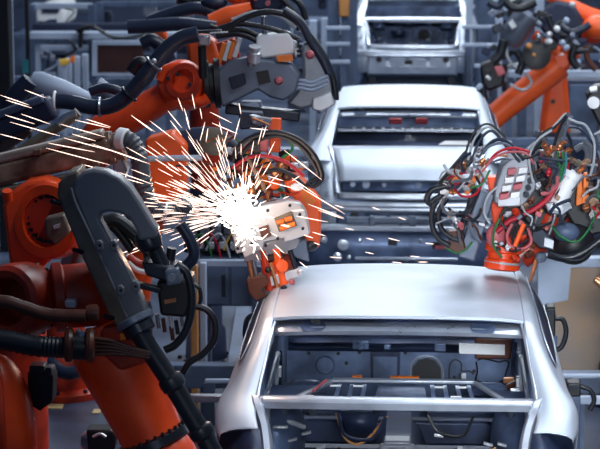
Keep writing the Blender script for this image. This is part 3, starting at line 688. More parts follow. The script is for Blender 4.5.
th = hose([(132,318),(148,347),(171,382),(194,420),(216,458),(236,500)], YA-.20, 10.5, 'rubber', A, 'thick_hose')
for (x0,y0,x1,y1) in ((168,376,176,389),(198,426,205,438)):
    p, q = W(x0,y0,YA-.2), W(x1,y1,YA-.2); r_ = M(12.5,YA)
    MB().lathe([(r_*.8,0),(r_,.01),(r_*1.05,(q-p).length/2),(r_,(q-p).length-.01),(r_*.8,(q-p).length)], p, q-p).build('hose_sleeve', 'rubber', th)
p = W(133,317,YA-.17); ax = (W(148,347,YA-.2)-p).normalized()
MB().hoop(M(9,YA), M(20,YA), .035, p, ax).build('hose_collar', 'plate', A)
MB().hoop(M(9,YA), M(16,YA), .05, p+ax*.035, ax).build('hose_gland', 'dkmet', A)
hose([(104,222),(116,220),(128,228),(140,240)], YA+.12, 7, 'rubber', A)
hose([(100,226),(112,226),(122,236),(132,250)], YA+.14, 5, 'rubber', A)
hose([(128,262),(138,270),(152,272),(166,266),(172,254)], YA+.35, 3, 'white', A)
hose([(128,256),(138,263),(152,265),(164,258)], YA+.36, 4, 'reddark', A)
# shoulder drum, red housing, lower arm
ax = Vector((-.42,-.9,.12)).normalized(); p = W(14,301,9.95); u = M(1,9.95)
MB().lathe([(0,-.09),(22*u,-.09),(25*u,.06),(32*u,.07),(37*u,.05),(39*u,0),(39*u,-.10),(36*u,-.16),(0,-.17)], p, ax, 40).build('shoulder_drum', 'reddark', A)
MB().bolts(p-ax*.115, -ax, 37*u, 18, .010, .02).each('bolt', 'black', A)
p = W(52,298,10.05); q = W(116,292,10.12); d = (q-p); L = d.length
MB().lathe([(30*u,0),(36*u,.01),(36*u,.05),(33*u,.06),(33*u,L-.02),(30*u,L)], p, d, 40).build('shoulder_housing', 'reddark', A)
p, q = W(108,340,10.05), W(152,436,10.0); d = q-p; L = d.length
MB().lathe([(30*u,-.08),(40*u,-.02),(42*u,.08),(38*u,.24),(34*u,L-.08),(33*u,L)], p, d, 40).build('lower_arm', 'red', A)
MB().lathe([(32*u,L),(37*u,L+.01),(37*u,L+.05),(33*u,L+.06)], p, d, 40).build('elbow_ring', 'dkmet', A)
MB().bolts(p+d.normalized()*(L-.01), d, 35.5*u, 26, .008, .02).each('ring_bolt', 'black', A)
MB().lathe([(33*u,L+.06),(36*u,L+.10),(38*u,L+.40),(30*u,L+.50)], p, d, 40).build('lower_casting', 'red', A)
MB().plate([(100,330),(122,326),(140,345),(150,362),(120,372),(98,352)], 9.82, .2).build('arm_bracket', 'reddark', A, bevel=.02)
e = p + d.normalized()*(L+.45); t_ = pedestal(A, 178, e.y, .55, 'red', .2)
MB().tube([e, e.lerp(t_, .5), t_-Vector((0,0,.05))], .17, 20).build('rotating_column', 'red', A)
# side casting with the black motor at the left edge
MB().ball(W(-4,440,9.9), 1, (M(42,9.9),.20,M(92,9.9)), 40).build('side_casting', 'red', A)
MB().ball(W(-9,452,9.8), 1, (M(22,9.8),.20,M(104,9.8)), 32).build('side_rib', 'reddark', A)
b = MB(); b.plate([(27,372),(50,370),(53,378),(52,403),(44,408),(40,412),(28,404)], 9.98, .14); mo = b.build('motor', 'black', A, bevel=.01)
b = MB(); b.plate([(29,366),(44,366),(44,374),(29,374)], 9.96, .1).plate([(45,368),(51,368),(51,376),(45,376)], 9.95, .06); b.each('motor_plug', 'dkmet', mo, bevel=.006)
# hoses feeding the shoulder
hose([(-14,302),(6,302),(25,308),(50,315),(86,316)], 9.62, 7, 'rusthose', A)
hose([(-14,338),(10,341),(36,346),(68,348)], 9.60, 11, 'rubber', A, 'corrugated_hose', rib=.05, pitch=.018)
for x, r_ in ((69,18),(90,18)):
    p = W(x,345,9.6); MB().ring(p, (1,.12,-.05), M(13,9.6), M(5,9.6)).build('hose_clamp', 'rusthose', A)
MB().lathe([(M(13,9.6),0),(M(14,9.6),.05),(M(14,9.6),.10)], W(66,346,9.6), (1,.12,-.05)).build('clamp_sleeve', 'rubber', A)
MB().cyl(W(78,331,9.55), W(82,334,9.52), M(3,9.6), n=10).build('clamp_screw', 'steel', A)
for k in range(5):
    hose([(92,338+k*4),(112,341+k*3.2),(130,347+k*2),(150,352+k*1.5)], 9.66, 2.0, 'rusthose', A, 'cable', n=8)
MB().plate([(64,301),(76,300),(76,308),(65,308)], 9.85, .06).build('pale_block', 'pale', A, bevel=.008)
p = W(86,313,9.64); MB().lathe([(M(7,9.6),0),(M(9,9.6),.02),(M(9,9.6),.05),(M(6,9.6),.06)], p, (1,.1,0)).build('hose_gland', 'rusthose', A)
MB().plate([(119,334),(126,333),(127,340),(120,341)], 9.72, .05).build('signal_lamp', 'orange', A, bevel=.006)
# ================= B: brown arm crossing at left, ringed red link
YB = 10.9
B = thing('industrial_robot', 'left edge robot with brown grey arm over a red toothed ring', 'robot', (W(18,300,10.75).x, 10.75, 0))
p, q = W(-20,178,YB), W(113,147,YB)
MB().bar(p, q, .16, M(23,YB)).build('upper_arm', 'brown', B, bevel=.022, seg=3)
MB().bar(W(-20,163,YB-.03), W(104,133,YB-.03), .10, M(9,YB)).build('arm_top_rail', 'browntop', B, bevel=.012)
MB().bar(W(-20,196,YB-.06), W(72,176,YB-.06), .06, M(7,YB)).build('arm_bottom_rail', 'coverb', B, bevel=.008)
for x, y in ((37,153),(50,184),(95,165)): MB().plate([(x-4,y-3),(x+4,y-4),(x+4,y+2),(x-4,y+3)], YB-.11, .05).each('arm_pad', 'brown', B, bevel=.006)
ax = (q-p).normalized(); u = M(1,YB)
MB().lathe([(12*u,-.05),(17*u,-.04),(17*u,.0),(14*u,.01),(14*u,.03),(16*u,.035),(16*u,.05),(10*u,.055)], q, ax, 28).build('wrist_flange', 'brown', B)
MB().bolts(q-ax*.02, ax, 15*u, 10, .008, .03).each('bolt', 'steel', B)
MB().tube(pts([(6,160),(40,138),(66,122),(78,112)], YB+.2), M(5.5,YB), 10).build('dark_rod', 'coverb', B)
MB().tube(pts([(58,124),(66,117),(76,113)], YB+.12), M(4,YB), 10).build('rod_tip', 'steel', B)
MB().hoop(8*u, 11*u, .05, W(118,138,YB-.05), (.8,-.3,-.1)).build('white_collar', 'white', B)
hose([(119,138),(131,142),(139,158),(143,182),(149,203),(161,213),(176,212),(187,202)], YB-.05, 9.3, 'greyhose', B, 'corrugated_hose', rib=.06, pitch=.022)
MB().ring(W(166,213,YB-.05), (1,0,-.1), 9.6*u, 2*u).build('hose_ring', 'pale', B)
b = MB(); b.plate([(112,160),(122,157),(127,170),(124,182),(114,178)], YB-.02, .12); b.build('cable_gland_block', 'steel', B, bevel=.012)
hose([(116,168),(122,186),(130,200),(128,222)], YB+.0, 3, 'rubber', B)
hose([(108,166),(112,180),(126,188),(139,196)], YB+.05, 2.2, 'cpale', B)
# ringed link
b = MB(); b.plate([(2,206),(10,192),(26,182),(44,179),(58,184),(66,200),(64,232),(54,258),(40,270),(34,330),(4,330),(9,262)], 10.62, .16); lk = b.build('ring_link', 'red', B, bevel=.02)
pc = W(45,221,10.55); u = M(1,10.55)
MB().hoop(27*u, 39*u, .10, pc, -CAMD+Vector((.35,0,0)), 44, .012).build('ring', 'red', lk)
MB().lathe([(0,0),(27*u,0),(27*u,.02),(0,.02)], pc+Vector((.02,.06,0)), -CAMD+Vector((.35,0,0)), 40).build('bore_plate', 'reddark', lk)
MB().bolts(pc+Vector((.015,.055,0)), CAMD-Vector((.35,0,0)), 23*u, 22, .010, .03).each('tooth', 'dkmet', lk)
for x, y in ((8,200),): p = W(x,y,10.55); MB().cyl(p, p+Vector((0,-.02,.05)), M(5,10.5), n=14).each('link_boss', 'red', lk)
b = MB(); b.plate([(44,219),(64,214),(70,232),(56,246),(46,236)], 10.35, .1); b.build('link_cover', 'coverb', B, bevel=.01)
MB().plate([(53,226),(60,224),(59,228),(54,229)], 10.33, .02).build('label_plate', 'pale', B)
pedestal(B, 18, 10.75, W(18,320,10.75).z, 'reddark', .14)
# ================= G: dark blue arm and pale forearm, upper left
YG = 14.4
G = thing('industrial_robot', 'dark navy robot arm with pale tapered forearm, upper left edge', 'robot', (W(-20,200,YG).x, YG, 0))
MB().bar(W(-24,140,YG), W(54,106,YG), .16, M(24,YG)).build('upper_arm', 'bdark', G, bevel=.03, seg=3)
MB().bar(W(-20,122,YG-.05), W(44,98,YG-.05), .10, M(8,YG)).build('arm_cover', 'bstruct', G, bevel=.012)
p, q = W(34,82,YG+.5), W(90,100,YG+.5); d = q-p; u = M(1,YG)
MB().lathe([(0,-.03),(10*u,-.02),(13*u,.03),(12*u,.2),(7*u,d.length),(0,d.length+.01)], p, d, 32).build('forearm', 'blight', G)
MB().tube(pts([(30,80),(16,96),(6,112),(-14,126)], YG+.35), [9*u,11*u,10*u], 16).build('elbow', 'bdark', G)
MB().bar(W(-12,158,YG+.1), W(30,128,YG+.1), .10, M(12,YG)).build('lower_rod', 'coverb', G, bevel=.015)
MB().tube(pts([(96,84),(112,97),(126,104)], YG+.3), 9*u, 14).build('connector_sleeve', 'plate', G)
pedestal(G, -30, YG, W(-20,140,YG).z, 'bdark', .14)
# ================= C: orange arm carrying the upper grey gun
YC = 13.5
C = thing('industrial_robot', 'orange robot reaching right to hold the large grey weld gun', 'robot', (W(62,300,16.2).x, 16.2, 0))
u = M(1,YC)
MB().tube(pts([(88,146),(104,130),(130,118),(160,100),(186,88)], YC), [14*u,17*u,16*u,15*u,18*u], 24).build('upper_arm', 'red', C)
p = W(184,86,YC-.02)
MB().lathe([(0,-.13),(16*u,-.13),(22*u,-.09),(24*u,-.03),(24*u,.08),(18*u,.14),(0,.14)], p, (-.25,-.9,.35), 36).build('wrist_head', 'red', C)
MB().hoop(12*u, 19*u, .03, p+Vector((.02,-.15,.04)), Vector((-.25,-.9,.35)), 32).build('head_ring', 'reddark', C)
MB().tube(pts([(160,80),(166,70),(180,67),(192,72)], YC-.12), 5*u, 12).build('head_cover', 'red', C)
MB().tube(pts([(168,104),(184,100),(200,102),(208,98)], YC-.14), 5.5*u, 12).build('lower_cover', 'red', C)
for x,y in ((168,78),(178,74),(190,84),(172,93)): q = W(x,y,YC-.17); MB().cyl(q, q-Vector((0,.03,0)), 2*u, n=8).each('bolt', 'dkmet', C)
MB().lathe([(17*u,0),(24*u,.0),(24*u,.03),(20*u,.035),(20*u,.06),(25*u,.065),(25*u,.10),(19*u,.10)], W(204,84,YC), (1,.1,.05), 36).build('tool_flange', 'black', C)
MB().tube(pts([(92,150),(96,180),(84,240),(66,300)], YC)[:2]+[W(78,240,15),W(62,300,16.2)], 13*u, 20).build('lower_arm', 'reddark', C)
pedestal(C, 62, 16.2, W(62,300,16.2).z, 'reddark', .17)
MB().tube([W(50,362,15.9),W(62,372,15.8),W(78,371,15.8),W(88,356,15.9),W(92,330,16)], M(7,16), 14).build('floor_hose', 'bluehose', C)
hh = hose([(54,101),(70,102),(92,107),(110,106),(126,97),(140,82),(154,64),(168,48),(182,38),(198,34)], YC-.5, 8, 'bluehose', C, 'dress_hose')
for (x,y,dx,dy,m) in ((55,101,1,.0,'white'),(100,107,1,.02,'steel'),(154,64,.7,.75,'steel'),(129,94,.7,.7,'dkmet')):
    MB().ring(W(x,y,YC-.5), (dx,0,dy), 8.6*u, 1.5*u).build('hose_clip', m, hh)
q = W(154,61,YC-.62); MB().ball(q, 2.6*u).build('clip_knob', 'pale', hh)
hose([(90,92),(104,88),(120,92),(128,100)], YC+.3, 5, 'bluehose', C)
hose([(131,72),(140,62),(150,72),(140,86)], YC+.25, 6, 'rubber', C)
# the grey gun
G1 = MB().plate([(214,74),(228,62),(246,58),(268,60),(290,63),(300,76),(296,92),(284,101),(270,98),(258,90),(242,98),(222,108)], YC-.1, .16).build('weld_gun', 'plate', C, bevel=.014)
MB().plate([(256,72),(268,70),(271,82),(259,85)], YC-.115, .03).build('gun_opening', 'black', G1)
MB().plate([(228,78),(244,73),(246,84),(232,90)], YC-.13, .04).build('gun_recess', 'bdark', G1, bevel=.006)
MB().plate([(301,44),(310,41),(319,46),(327,62),(333,80),(334,96),(318,106),(300,110),(286,104),(296,92),(303,74)], YC-.02, .14).build('gun_side_plate', 'ggrey', G1, bevel=.02)
for k in range(3): hose([(288,92-k*5),(300,88-k*4),(312,90-k*4),(328,84-k*4)], YC-.06, 1.6, 'blight', G1, 'plate_rib', n=8)
MB().plate([(312,98),(330,92),(336,104),(322,112),(312,110)], YC-.06, .12).build('gun_foot', 'pale', G1, bevel=.01)
MB().plate([(256,36),(288,33),(293,40),(294,54),(262,59),(256,50)], YC-.05, .18).build('transformer_box', 'white', G1, bevel=.014)
MB().plate([(290,38),(299,42),(302,56),(294,58)], YC-.04, .12).build('box_side', 'steel', G1, bevel=.008)
for k in range(4): MB().cyl(W(297,41+k*5,YC-.05), W(302,41+k*5,YC-.05), 1.6*u, n=8).each('terminal', 'dkmet', G1)
p = W(254,60,YC-.16); MB().lathe([(4*u,-.02),(6*u,-.01),(6*u,.05),(4.5*u,.055),(4.5*u,.08),(6*u,.08),(6*u,.09)], p, (.1,-.3,1), 18).build('gun_cylinder', 'pale', G1)
p = W(252,50,YC-.1); MB().cyl(W(251,66,YC-.14), W(251,52,YC-.14), 4*u, n=14).each('cylinder_cap', 'steel', G1)
for x,y in ((279,81),(310,55)): q = W(x,y,YC-.12); MB().lathe([(4*u,0),(4.5*u,.02),(3*u,.05),(1*u,.055)], q, (0,-1,.2), 14).build('red_cap', 'cpink', G1)
MB().plate([(276,56),(292,55),(293,61),(278,62)], YC-.12, .04).build('orange_strip', 'orange', G1)
MB().cyl(W(264,16,YC), W(265,34,YC), 3*u, n=12).each('post_rod', 'steel', G1)
MB().bar(W(226,108,YC), W(300,116,YC), .12, 10*u).build('gun_lower_bar', 'dkmet', G1, bevel=.01)
MB().plate([(240,102),(260,102),(262,118),(240,120)], YC-.04, .12).build('gun_pale_block', 'blight', G1, bevel=.01)
for L, r_, m in (([(222,32),(244,18),(268,12),(292,18),(312,38),(326,60),(334,82),(336,100)],3.2,'rubber'),([(214,30),(236,24),(258,26),(282,32),(300,40)],2.6,'rubber'),([(216,36),(240,34),(262,44),(272,56)],3,'rubber'),([(284,10),(300,22),(310,40),(322,58),(330,74)],4.5,'bluehose'),([(232,20),(256,12),(280,16),(296,28)],2,'cpale'),([(210,26),(226,30),(244,30),(258,36)],2.4,'black')):
    hose(L, YC-.02, r_, m, G1)
MB().plate([(216,44),(234,38),(240,58),(222,66)], YC+.05, .1).build('coil_rack', 'reddark', G1, bevel=.006)
for k in range(4): MB().bar(W(219+k*5,62-k*1.6,YC), W(225+k*5,43-k*1.6,YC), .03, 2.2*u).each('coil_bar', 'pale' if k % 2 else 'orange', G1)
MB().cyl(W(203,78,YC-.2), W(202,46,YC-.2), 4.2*u, n=14).build('mast', 'black', C)
b = MB(); b.plate([(198,36),(209,36),(209,46),(198,46)], YC-.24, .1); b.build('mast_head', 'steel', C, bevel=.01)
MB().bar(W(192,32,YC-.2), W(222,31,YC-.2), .05, 3*u).build('mast_bar', 'dkmet', C, bevel=.005)
MB().bar(W(210,33,YC-.25), W(228,32,YC-.25), .02, 1.4*u).build('mast_strip', 'pale', C)
# ================= E: dark arms and orange links behind, top
YE = 17.0
E = thing('industrial_robot', 'rear robot with dark horizontal arms and orange links at the top', 'robot', (W(196,60,YE).x, YE, 0))
u = M(1,YE)
MB().tube(pts([(128,27),(150,26),(180,24),(216,28)], YE-.3), 7*u, 16).build('upper_arm', 'bluehose', E)
MB().tube(pts([(148,22),(170,14),(196,8),(216,14),(226,22)], YE), 6.5*u, 14).build('dress_hose', 'bluehose', E)
MB().tube(pts([(212,24),(230,16),(252,10)], YE-.2), [10*u,10*u,8*u], 20).build('forearm', 'redfar', E)
b = MB(); b.plate([(186,40),(202,34),(214,42),(222,66),(208,72),(188,68)], YE, .25); b.build('lower_link', 'redfar', E, bevel=.03, seg=3)
b = MB(); b.plate([(148,33),(164,29),(167,40),(152,44)], YE+.1, .15); b.build('orange_block', 'redfar', E, bevel=.02)
MB().tube(pts([(142,44),(152,40),(164,50),(170,62)], YE+.05), 7*u, 14).build('rear_hose', 'bluehose', E)
MB().ball(W(214,3,YE), 9*u, (1.5,1,.8)).build('elbow_housing', 'bdark', E)
MB().tube(pts([(180,-4),(190,2),(200,-2)], YE+.2), 8*u, 12).build('cable_pack', 'rubber', E)
MB().ball(W(240,-4,YE), 12*u, (1.2,1,.8)).build('wrist_housing', 'redfar', E)
b = MB(); b.plate([(250,-8),(282,-8),(286,8),(270,14),(250,10)], YE-.2, .3); b.build('tool_housing', 'bdark', E, bevel=.03)
for x,y in ((268,3),(256,-2)): q = W(x,y,YE-.22); MB().cyl(q, q-Vector((0,.04,0)), 2.5*u, n=10).each('red_button', 'cpink', E)
for L in ([(276,-6),(292,10),(300,30)],[(284,-8),(300,4),(306,20)],[(252,12),(240,18),(232,28)]): hose(L, YE-.25, 3.2, 'rubber', E)
MB().tube(pts([(202,60),(204,110),(206,190)], YE+.15), 15*u, 18).build('lower_arm', 'reddark', E)
pedestal(E, 206, YE+.15, W(206,190,YE).z, 'bdark', .13)
# ================= D: robot with the sparking gun
YD = 12.3
D = thing('industrial_robot', 'orange robot whose white plated weld gun throws the sparks', 'robot', (W(138,300,YD+.5).x, YD+.5, 0))
u = M(1,YD)
MB().tube([W(138,300,YD+.5),W(142,250,YD+.45),W(156,205,YD+.35),W(164,180,YD+.3),W(168,150,YD+.3)], [13*u,14*u,17*u,20*u,18*u], 24).build('lower_arm', 'redfar', D)
MB().plate([(144,140),(172,132),(186,146),(186,196),(160,206),(148,190)], YD+.05, .2).build('arm_plate', 'redfar', D, bevel=.02)
MB().tube(pts([(168,152),(190,142),(214,140),(236,152),(262,166)], YD+.25), [17*u,14*u,13*u,11*u,11*u], 20).build('upper_arm', 'bdark', D)
MB().lathe([(8*u,0),(14*u,.01),(14*u,.05),(9*u,.06)], W(214,142,YD+.1), (0,-1,.2), 24).build('elbow_cap', 'coverb', D)
MB().tube(pts([(128,162),(150,159),(180,158),(202,158)], YD-.2), 3.0*u, 10).build('pale_pipe', 'blight', D)
pedestal(D, 138, YD+.5, W(138,300,YD+.5).z, 'bdark', .085)
rt = random.Random(5)
for i in range(46):
    x, y = rt.choice(((232,142),(252,160),(270,168),(285,160),(246,182),(276,190),(222,160),(262,130)))
    x += rt.gauss(0,8); y += rt.gauss(0,7); a = rt.uniform(0,6.28); L = [(x,y)]
    for k in range(3):
        a += rt.uniform(-1.1,1.1); x += 9*math.cos(a); y += 7*math.sin(a); L.append((min(x,318), max(y,118)))
    MB().tube(pts(L, YD-rt.uniform(.10,.32)), rt.uniform(.8,1.8)*u, 6).build('cable', rt.choice(('rubber','rubber','rusthose','cred','cpale','reddark','ochre','copper','cgreen','bluehose')), D)
for i in range(30):
    x, y = rt.choice(((236,150),(256,164),(272,172),(290,166),(246,186),(226,168),(280,192)))
    x += rt.gauss(0,7); y += rt.gauss(0,6); w_, h_ = rt.uniform(3,8), rt.uniform(3,7)
    MB().bar(W(x-w_/2,y,YD-rt.uniform(.05,.28)), W(x+w_/2,y+rt.uniform(-3,3),YD-rt.uniform(.05,.28)), .04, h_*u).build('gun_block', rt.choice(('redfar','reddark','black','coverb','copper','pale','orange','dkmet','rusthose')), D, bevel=.004)
b = MB(); b.plate([(283,182),(292,177),(300,180),(319,203),(320,212),(319,248),(306,252),(303,222),(298,206)], YD-.25, .22); gw = b.build('wrist', 'redfar', D, bevel=.014)
MB().plate([(296,183),(303,184),(316,202),(308,208)], YD-.27, .02).build('wrist_cover', 'orange', gw)
b = MB(); b.plate([(301,212),(306,216),(308,250),(302,252)], YD-.23, .16); b.build('wrist_side', 'maroon', gw)
MB().ball(W(310,246,YD-.25), 6*u, (1.3,1,.9)).build('black_knob', 'black', gw)
b = MB(); b.plate([(228,214),(262,205),(288,200),(300,203),(306,212),(310,234),(284,243),(284,238),(264,242),(262,250),(236,254)], YD-.42, .07)
gp = b.build('weld_gun', 'pale', D, bevel=.008)
MB().plate([(274,218),(292,211),(297,226),(279,232)], YD-.43, .03).build('gun_window', 'coverb', gp)
for x,y in ((280,222),(288,219),(283,228),(291,225)): MB().cyl(W(x-3,y+1,YD-.45), W(x+4,y-1,YD-.45), 2.6*u, n=10).each('coil', 'orange', gp)
MB().plate([(259,228),(268,225),(271,236),(262,240)], YD-.44, .03).build('gun_slot', 'rusthose', gp)
MB().plate([(232,206),(246,200),(256,252),(244,258)], YD-.5, .07).build('gun_jaw', 'pale', gp, bevel=.006)
MB().plate([(256,246),(290,236),(300,240),(296,248),(262,260),(244,262),(244,257)], YD-.40, .06).build('gun_bottom_rail', 'steel', gp, bevel=.004)
for x,y in ((238,248),(252,243),(266,245),(300,214),(303,228),(268,210),(290,205),(278,238)): q = W(x,y,YD-.5); MB().cyl(q, q-Vector((0,.02,0)), 1.6*u, n=8).each('bolt', 'dkmet', gp)
for x0,y0,x1,y1,r_,m in ((247,256,256,292,2.2,'copper'),(252,256,260,290,1.8,'steel'),(263,250,270,290,4.5,'reddark'),(276,248,284,284,5,'redfar'),(270,262,278,288,4,'copper'),(290,250,296,270,2.5,'dkmet')):
    MB().cyl(W(x0,y0,YD-.38), W(x1,y1,YD-.38), r_*u, n=14).each('electrode_arm', m, gp)
MB().plate([(246,280),(266,274),(270,282),(262,290),(268,296),(256,302),(248,292)], YD-.42, .12).build('electrode_holder', 'rusthose', gp, bevel=.008)
MB().plate([(262,260),(286,254),(294,262),(292,272),(270,280),(262,272)], YD-.34, .12).build('jaw_body', 'reddark', gp, bevel=.012)
MB().plate([(266,254),(282,250),(284,258),(268,262)], YD-.40, .08).build('jaw_clamp', 'maroon', gp, bevel=.006)
MB().lathe([(4*u,0),(6*u,.01),(6*u,.06),(3*u,.065)], W(280,266,YD-.36), (.3,-1,.2), 16).build('jaw_cap', 'redfar', gp)
MB().plate([(262,278),(300,268),(302,276),(268,288)], YD-.40, .06).build('holder_bar', 'pale', gp, bevel=.006)
MB().plate([(284,246),(306,240),(309,262),(296,258)], YD-.30, .05).build('holder_bracket', 'plate', gp, bevel=.006)
for x,y,m in ((292,282,'cpink'),(300,272,'pale'),(276,292,'copper'),(284,288,'dkmet'),(268,270,'black')): MB().ball(W(x,y,YD-.42), 3.2*u, n=12).build('fitting', m, gp)
for L, r_, m in (([(232,162),(238,148),(252,137),(274,132),(296,138),(312,152),(321,170),(321,180),(314,186),(306,183)],2.6,'rubber'),([(240,156),(254,142),(278,136),(300,146),(314,164),(318,176),(310,182)],2.2,'rubber'),([(232,168),(248,158),(266,156),(286,162),(304,176)],1.8,'cred'),([(246,156),(254,170),(262,184),(266,192)],2.0,'brown'),([(236,150),(262,134),(288,140),(318,162)],1.0,'cpale'),([(282,158),(292,150),(290,140)],1.4,'cgreen'),([(232,178),(226,200),(230,220)],2.4,'rusthose'),([(262,172),(280,170),(296,178),(308,190)],2,'rubber')):
    hose(L, YD-.34, r_, m, gp, 'cable', n=8)
for x,y,r_,m in ((266,165,6,'orange'),(254,168,5,'copper'),(276,172,5,'copper'),(246,176,5,'orange'),(282,164,4.5,'copper'),(262,180,6,'orange'),(274,184,6,'redfar'),(240,166,5,'reddark'),(288,176,4.5,'rusthose'),(252,190,6,'copper'),(240,188,5,'orange'),(268,195,5,'reddark')):
    q = W(x,y,YD-.25); MB().lathe([(r_*u*.6,-.06),(r_*u,-.05),(r_*u,.02),(r_*u*.6,.03),(r_*u*.3,.032)], q, (.2,-1,.3), 16).each('coil_cap', m, gp)
for x0,y0,x1,y1 in ((240,141,253,150),(258,137,268,152)): MB().plate([(x0,y0),(x1,y0-2),(x1,y1),(x0,y1)], YD-.3, .06).each('pink_cap', 'cpink', gp, bevel=.008)
MB().plate([(253,134),(259,133),(260,154),(254,154)], YD-.32, .07).build('strap', 'black', gp)
MB().bar(W(276,118,YD), W(275,152,YD), .06, 8*u).each('rear_post', 'redfar', gp, bevel=.006)
MB().lathe([(5*u,0),(8*u,.01),(8*u,.04),(5*u,.05)], W(255,124,YD-.1), (.3,0,1), 18).build('silver_cap', 'steel', gp)
MB().plate([(238,112),(262,113),(264,128),(240,130)], YD, .1).build('rear_block', 'bdark', gp, bevel=.01)
MB().ball(W(297,187,YD-.36), 5*u, (1.3,.7,.8)).build('white_clip', 'white', gp)
# ================= H: gripper robot full of hoses over the nearest car
YH = 12.3
H = thing('industrial_robot', 'gripper robot bristling with hoses and valves above the nearest car roof', 'robot', (W(720,300,YH+.4).x, YH+.4, 0))
u = M(1,YH)
MB().lathe([(14*u,-.08),(18*u,-.07),(18*u,-.02),(16*u,-.01),(16*u,.02),(19*u,.03),(19*u,.07),(13*u,.09)], W(503,256,YH), (.1,.1,1), 28).build('wrist_drum', 'red', H)
MB().ring(W(503,262,YH), (.1,.1,1), 17.5*u, 1.6*u).build('drum_band', 'pale', H)
MB().ball(W(496,236,YH-.1), 10*u, (1,.8,1.25)).build('pink_cap', 'cpink', H)
MB().plate([(487,178),(498,177),(504,216),(502,224),(493,224),(491,205)], YH-.02, .10).build('red_bracket', 'red', H, bevel=.008)
MB().tube(pts([(520,256),(534,246),(545,232),(552,214)], YH+.1), [14*u,13*u,12*u,10*u], 18).build('wrist_arm', 'reddark', H)
MB().tube(pts([(548,214),(580,206),(620,196),(720,190)], YH+.35), [16*u,17*u,20*u,24*u], 20).build('upper_arm', 'reddark', H)
MB().tube(pts([(720,190),(722,260),(720,340)], YH+.4), 24*u, 20).build('lower_arm', 'reddark', H)
pedestal(H, 720, YH+.4, W(720,340,YH+.4).z, 'reddark', .2)
MB().plate([(500,168),(540,160),(566,172),(572,210),(556,238),(528,250),(506,244),(500,214)], YH+.06, .12).build('gripper_frame', 'black', H, bevel=.015)
MB().plate([(566,178),(604,176),(606,232),(582,240),(566,214)], YH+.02, .12).build('gripper_side', 'black', H, bevel=.015)
MB().plate([(534,160),(552,150),(574,154),(578,176),(548,182)], YH+.0, .10).build('manifold', 'bdark', H, bevel=.012)
vb = MB().plate([(502,166),(511,158),(528,155),(537,164),(537,188),(524,206),(510,208),(494,203),(495,188)], YH-.18, .2).build('valve_block', 'ggrey', H, bevel=.01)
for k in range(4):
    for j in range(2):
        x, y = 508-k*2.6+j*11, 170+k*8.2-j*1.5
        MB().plate([(x,y),(x+9,y-1.5),(x+8,y+4.5),(x-1,y+5.5)], YH-.25, .08).each('valve', 'white' if (k+j) % 3 else 'cpink', vb, bevel=.004)
for k in range(3): q = W(530-k*2,180+k*7,YH-.2); MB().cyl(q, q-Vector((0,.03,0)), 3*u, n=12).each('valve_port', 'dkmet', vb)
MB().plate([(497,198),(521,197),(520,206),(498,207)], YH-.22, .1).build('valve_foot', 'pale', vb, bevel=.005)
b = MB(); b.plate([(559,170),(566,167),(572,171),(556,208),(546,206),(545,198)], YH-.15, .12); cy = b.build('cylinder_frame', 'plate', H, bevel=.008)
p, q = W(572,176,YH-.2), W(557,206,YH-.2)
MB().lathe([(7*u,-.03),(9*u,-.025),(9*u,.01),(8*u,.012),(8*u,(q-p).length-.01),(9.5*u,(q-p).length-.008),(9.5*u,(q-p).length+.02)], p, q-p, 22).build('air_cylinder', 'white', cy)
MB().plate([(545,203),(570,200),(574,208),(562,216),(548,213)], YH-.24, .16).build('cylinder_foot', 'steel', cy, bevel=.008)
for x0 in (578,584): MB().plate([(x0,174),(x0+4,173),(x0+5,204),(x0-2,206)], YH-.1, .06).each('orange_guide', 'orange', H, bevel=.005)
for x0,y0,x1,y1 in ((538,212,532,234),(556,213,548,238)): MB().cyl(W(x0,y0,YH-.2), W(x1,y1,YH-.2), 1.8*u, n=10).each('piston_rod', 'steel', cy)
MB().plate([(532,232),(543,230),(554,240),(552,250),(540,248),(531,240)], YH-.26, .12).build('piston_yoke', 'dkmet', cy, bevel=.006)
MB().plate([(545,238),(554,241),(553,249),(544,246)], YH-.28, .03).build('yoke_face', 'pale', cy)
MB().ball(W(541,257,YH-.2), 6*u, n=8).build('hex_nut', 'plate', H)
MB().cyl(W(537,258,YH-.12), W(530,282,YH-.12), 2.6*u, 1.6*u, n=10).build('electrode', 'copper', H)
MB().ball(W(573,243,YH+.05), 1, (22*u,.12,22*u), 28).build('cable_boot', 'black', H)
MB().ball(W(566,232,YH-.06), 11*u, (1.2,.8,.9)).build('blue_cap', 'bstruct', H)
MB().tube(pts([(548,254),(566,258),(584,252),(604,238),(640,220)], YH-.1), 4.5*u, 12).build('black_arm', 'rubber', H)
# left claw
MB().bar(W(470,155,YH-.1), W(440,190,YH-.1), .12, 12*u).build('claw_box', 'black', H, bevel=.01)
MB().bar(W(487,190,YH), W(466,258,YH), .10, 15*u).build('claw_link', 'plate', H, bevel=.012)
MB().bar(W(478,188,YH-.06), W(456,240,YH-.06), .05, 7*u).build('claw_rail', 'dkmet', H, bevel=.006)
MB().plate([(448,232),(461,230),(466,250),(458,256),(449,248)], YH-.12, .1).build('claw_tip', 'rusthose', H, bevel=.008)
MB().bar(W(462,170,YH-.17), W(453,184,YH-.17), .03, 6*u).build('orange_sensor', 'orange', H, bevel=.004)
MB().bar(W(476,176,YH-.17), W(466,194,YH-.17), .03, 5*u).build('orange_sensor', 'orange', H, bevel=.004)
for L, r_ in (([(446,186),(432,190),(427,200),(434,206)],3.2),([(441,196),(433,208),(432,224),(438,238),(450,246)],3.0),([(447,198),(439,212),(441,228),(452,238),(462,240)],2.8),([(450,190),(438,197),(430,203)],2.6)):
    hose(L, YH-.16, r_, 'rubber', H, 'corrugated_hose', rib=.08, pitch=.016, n=10)
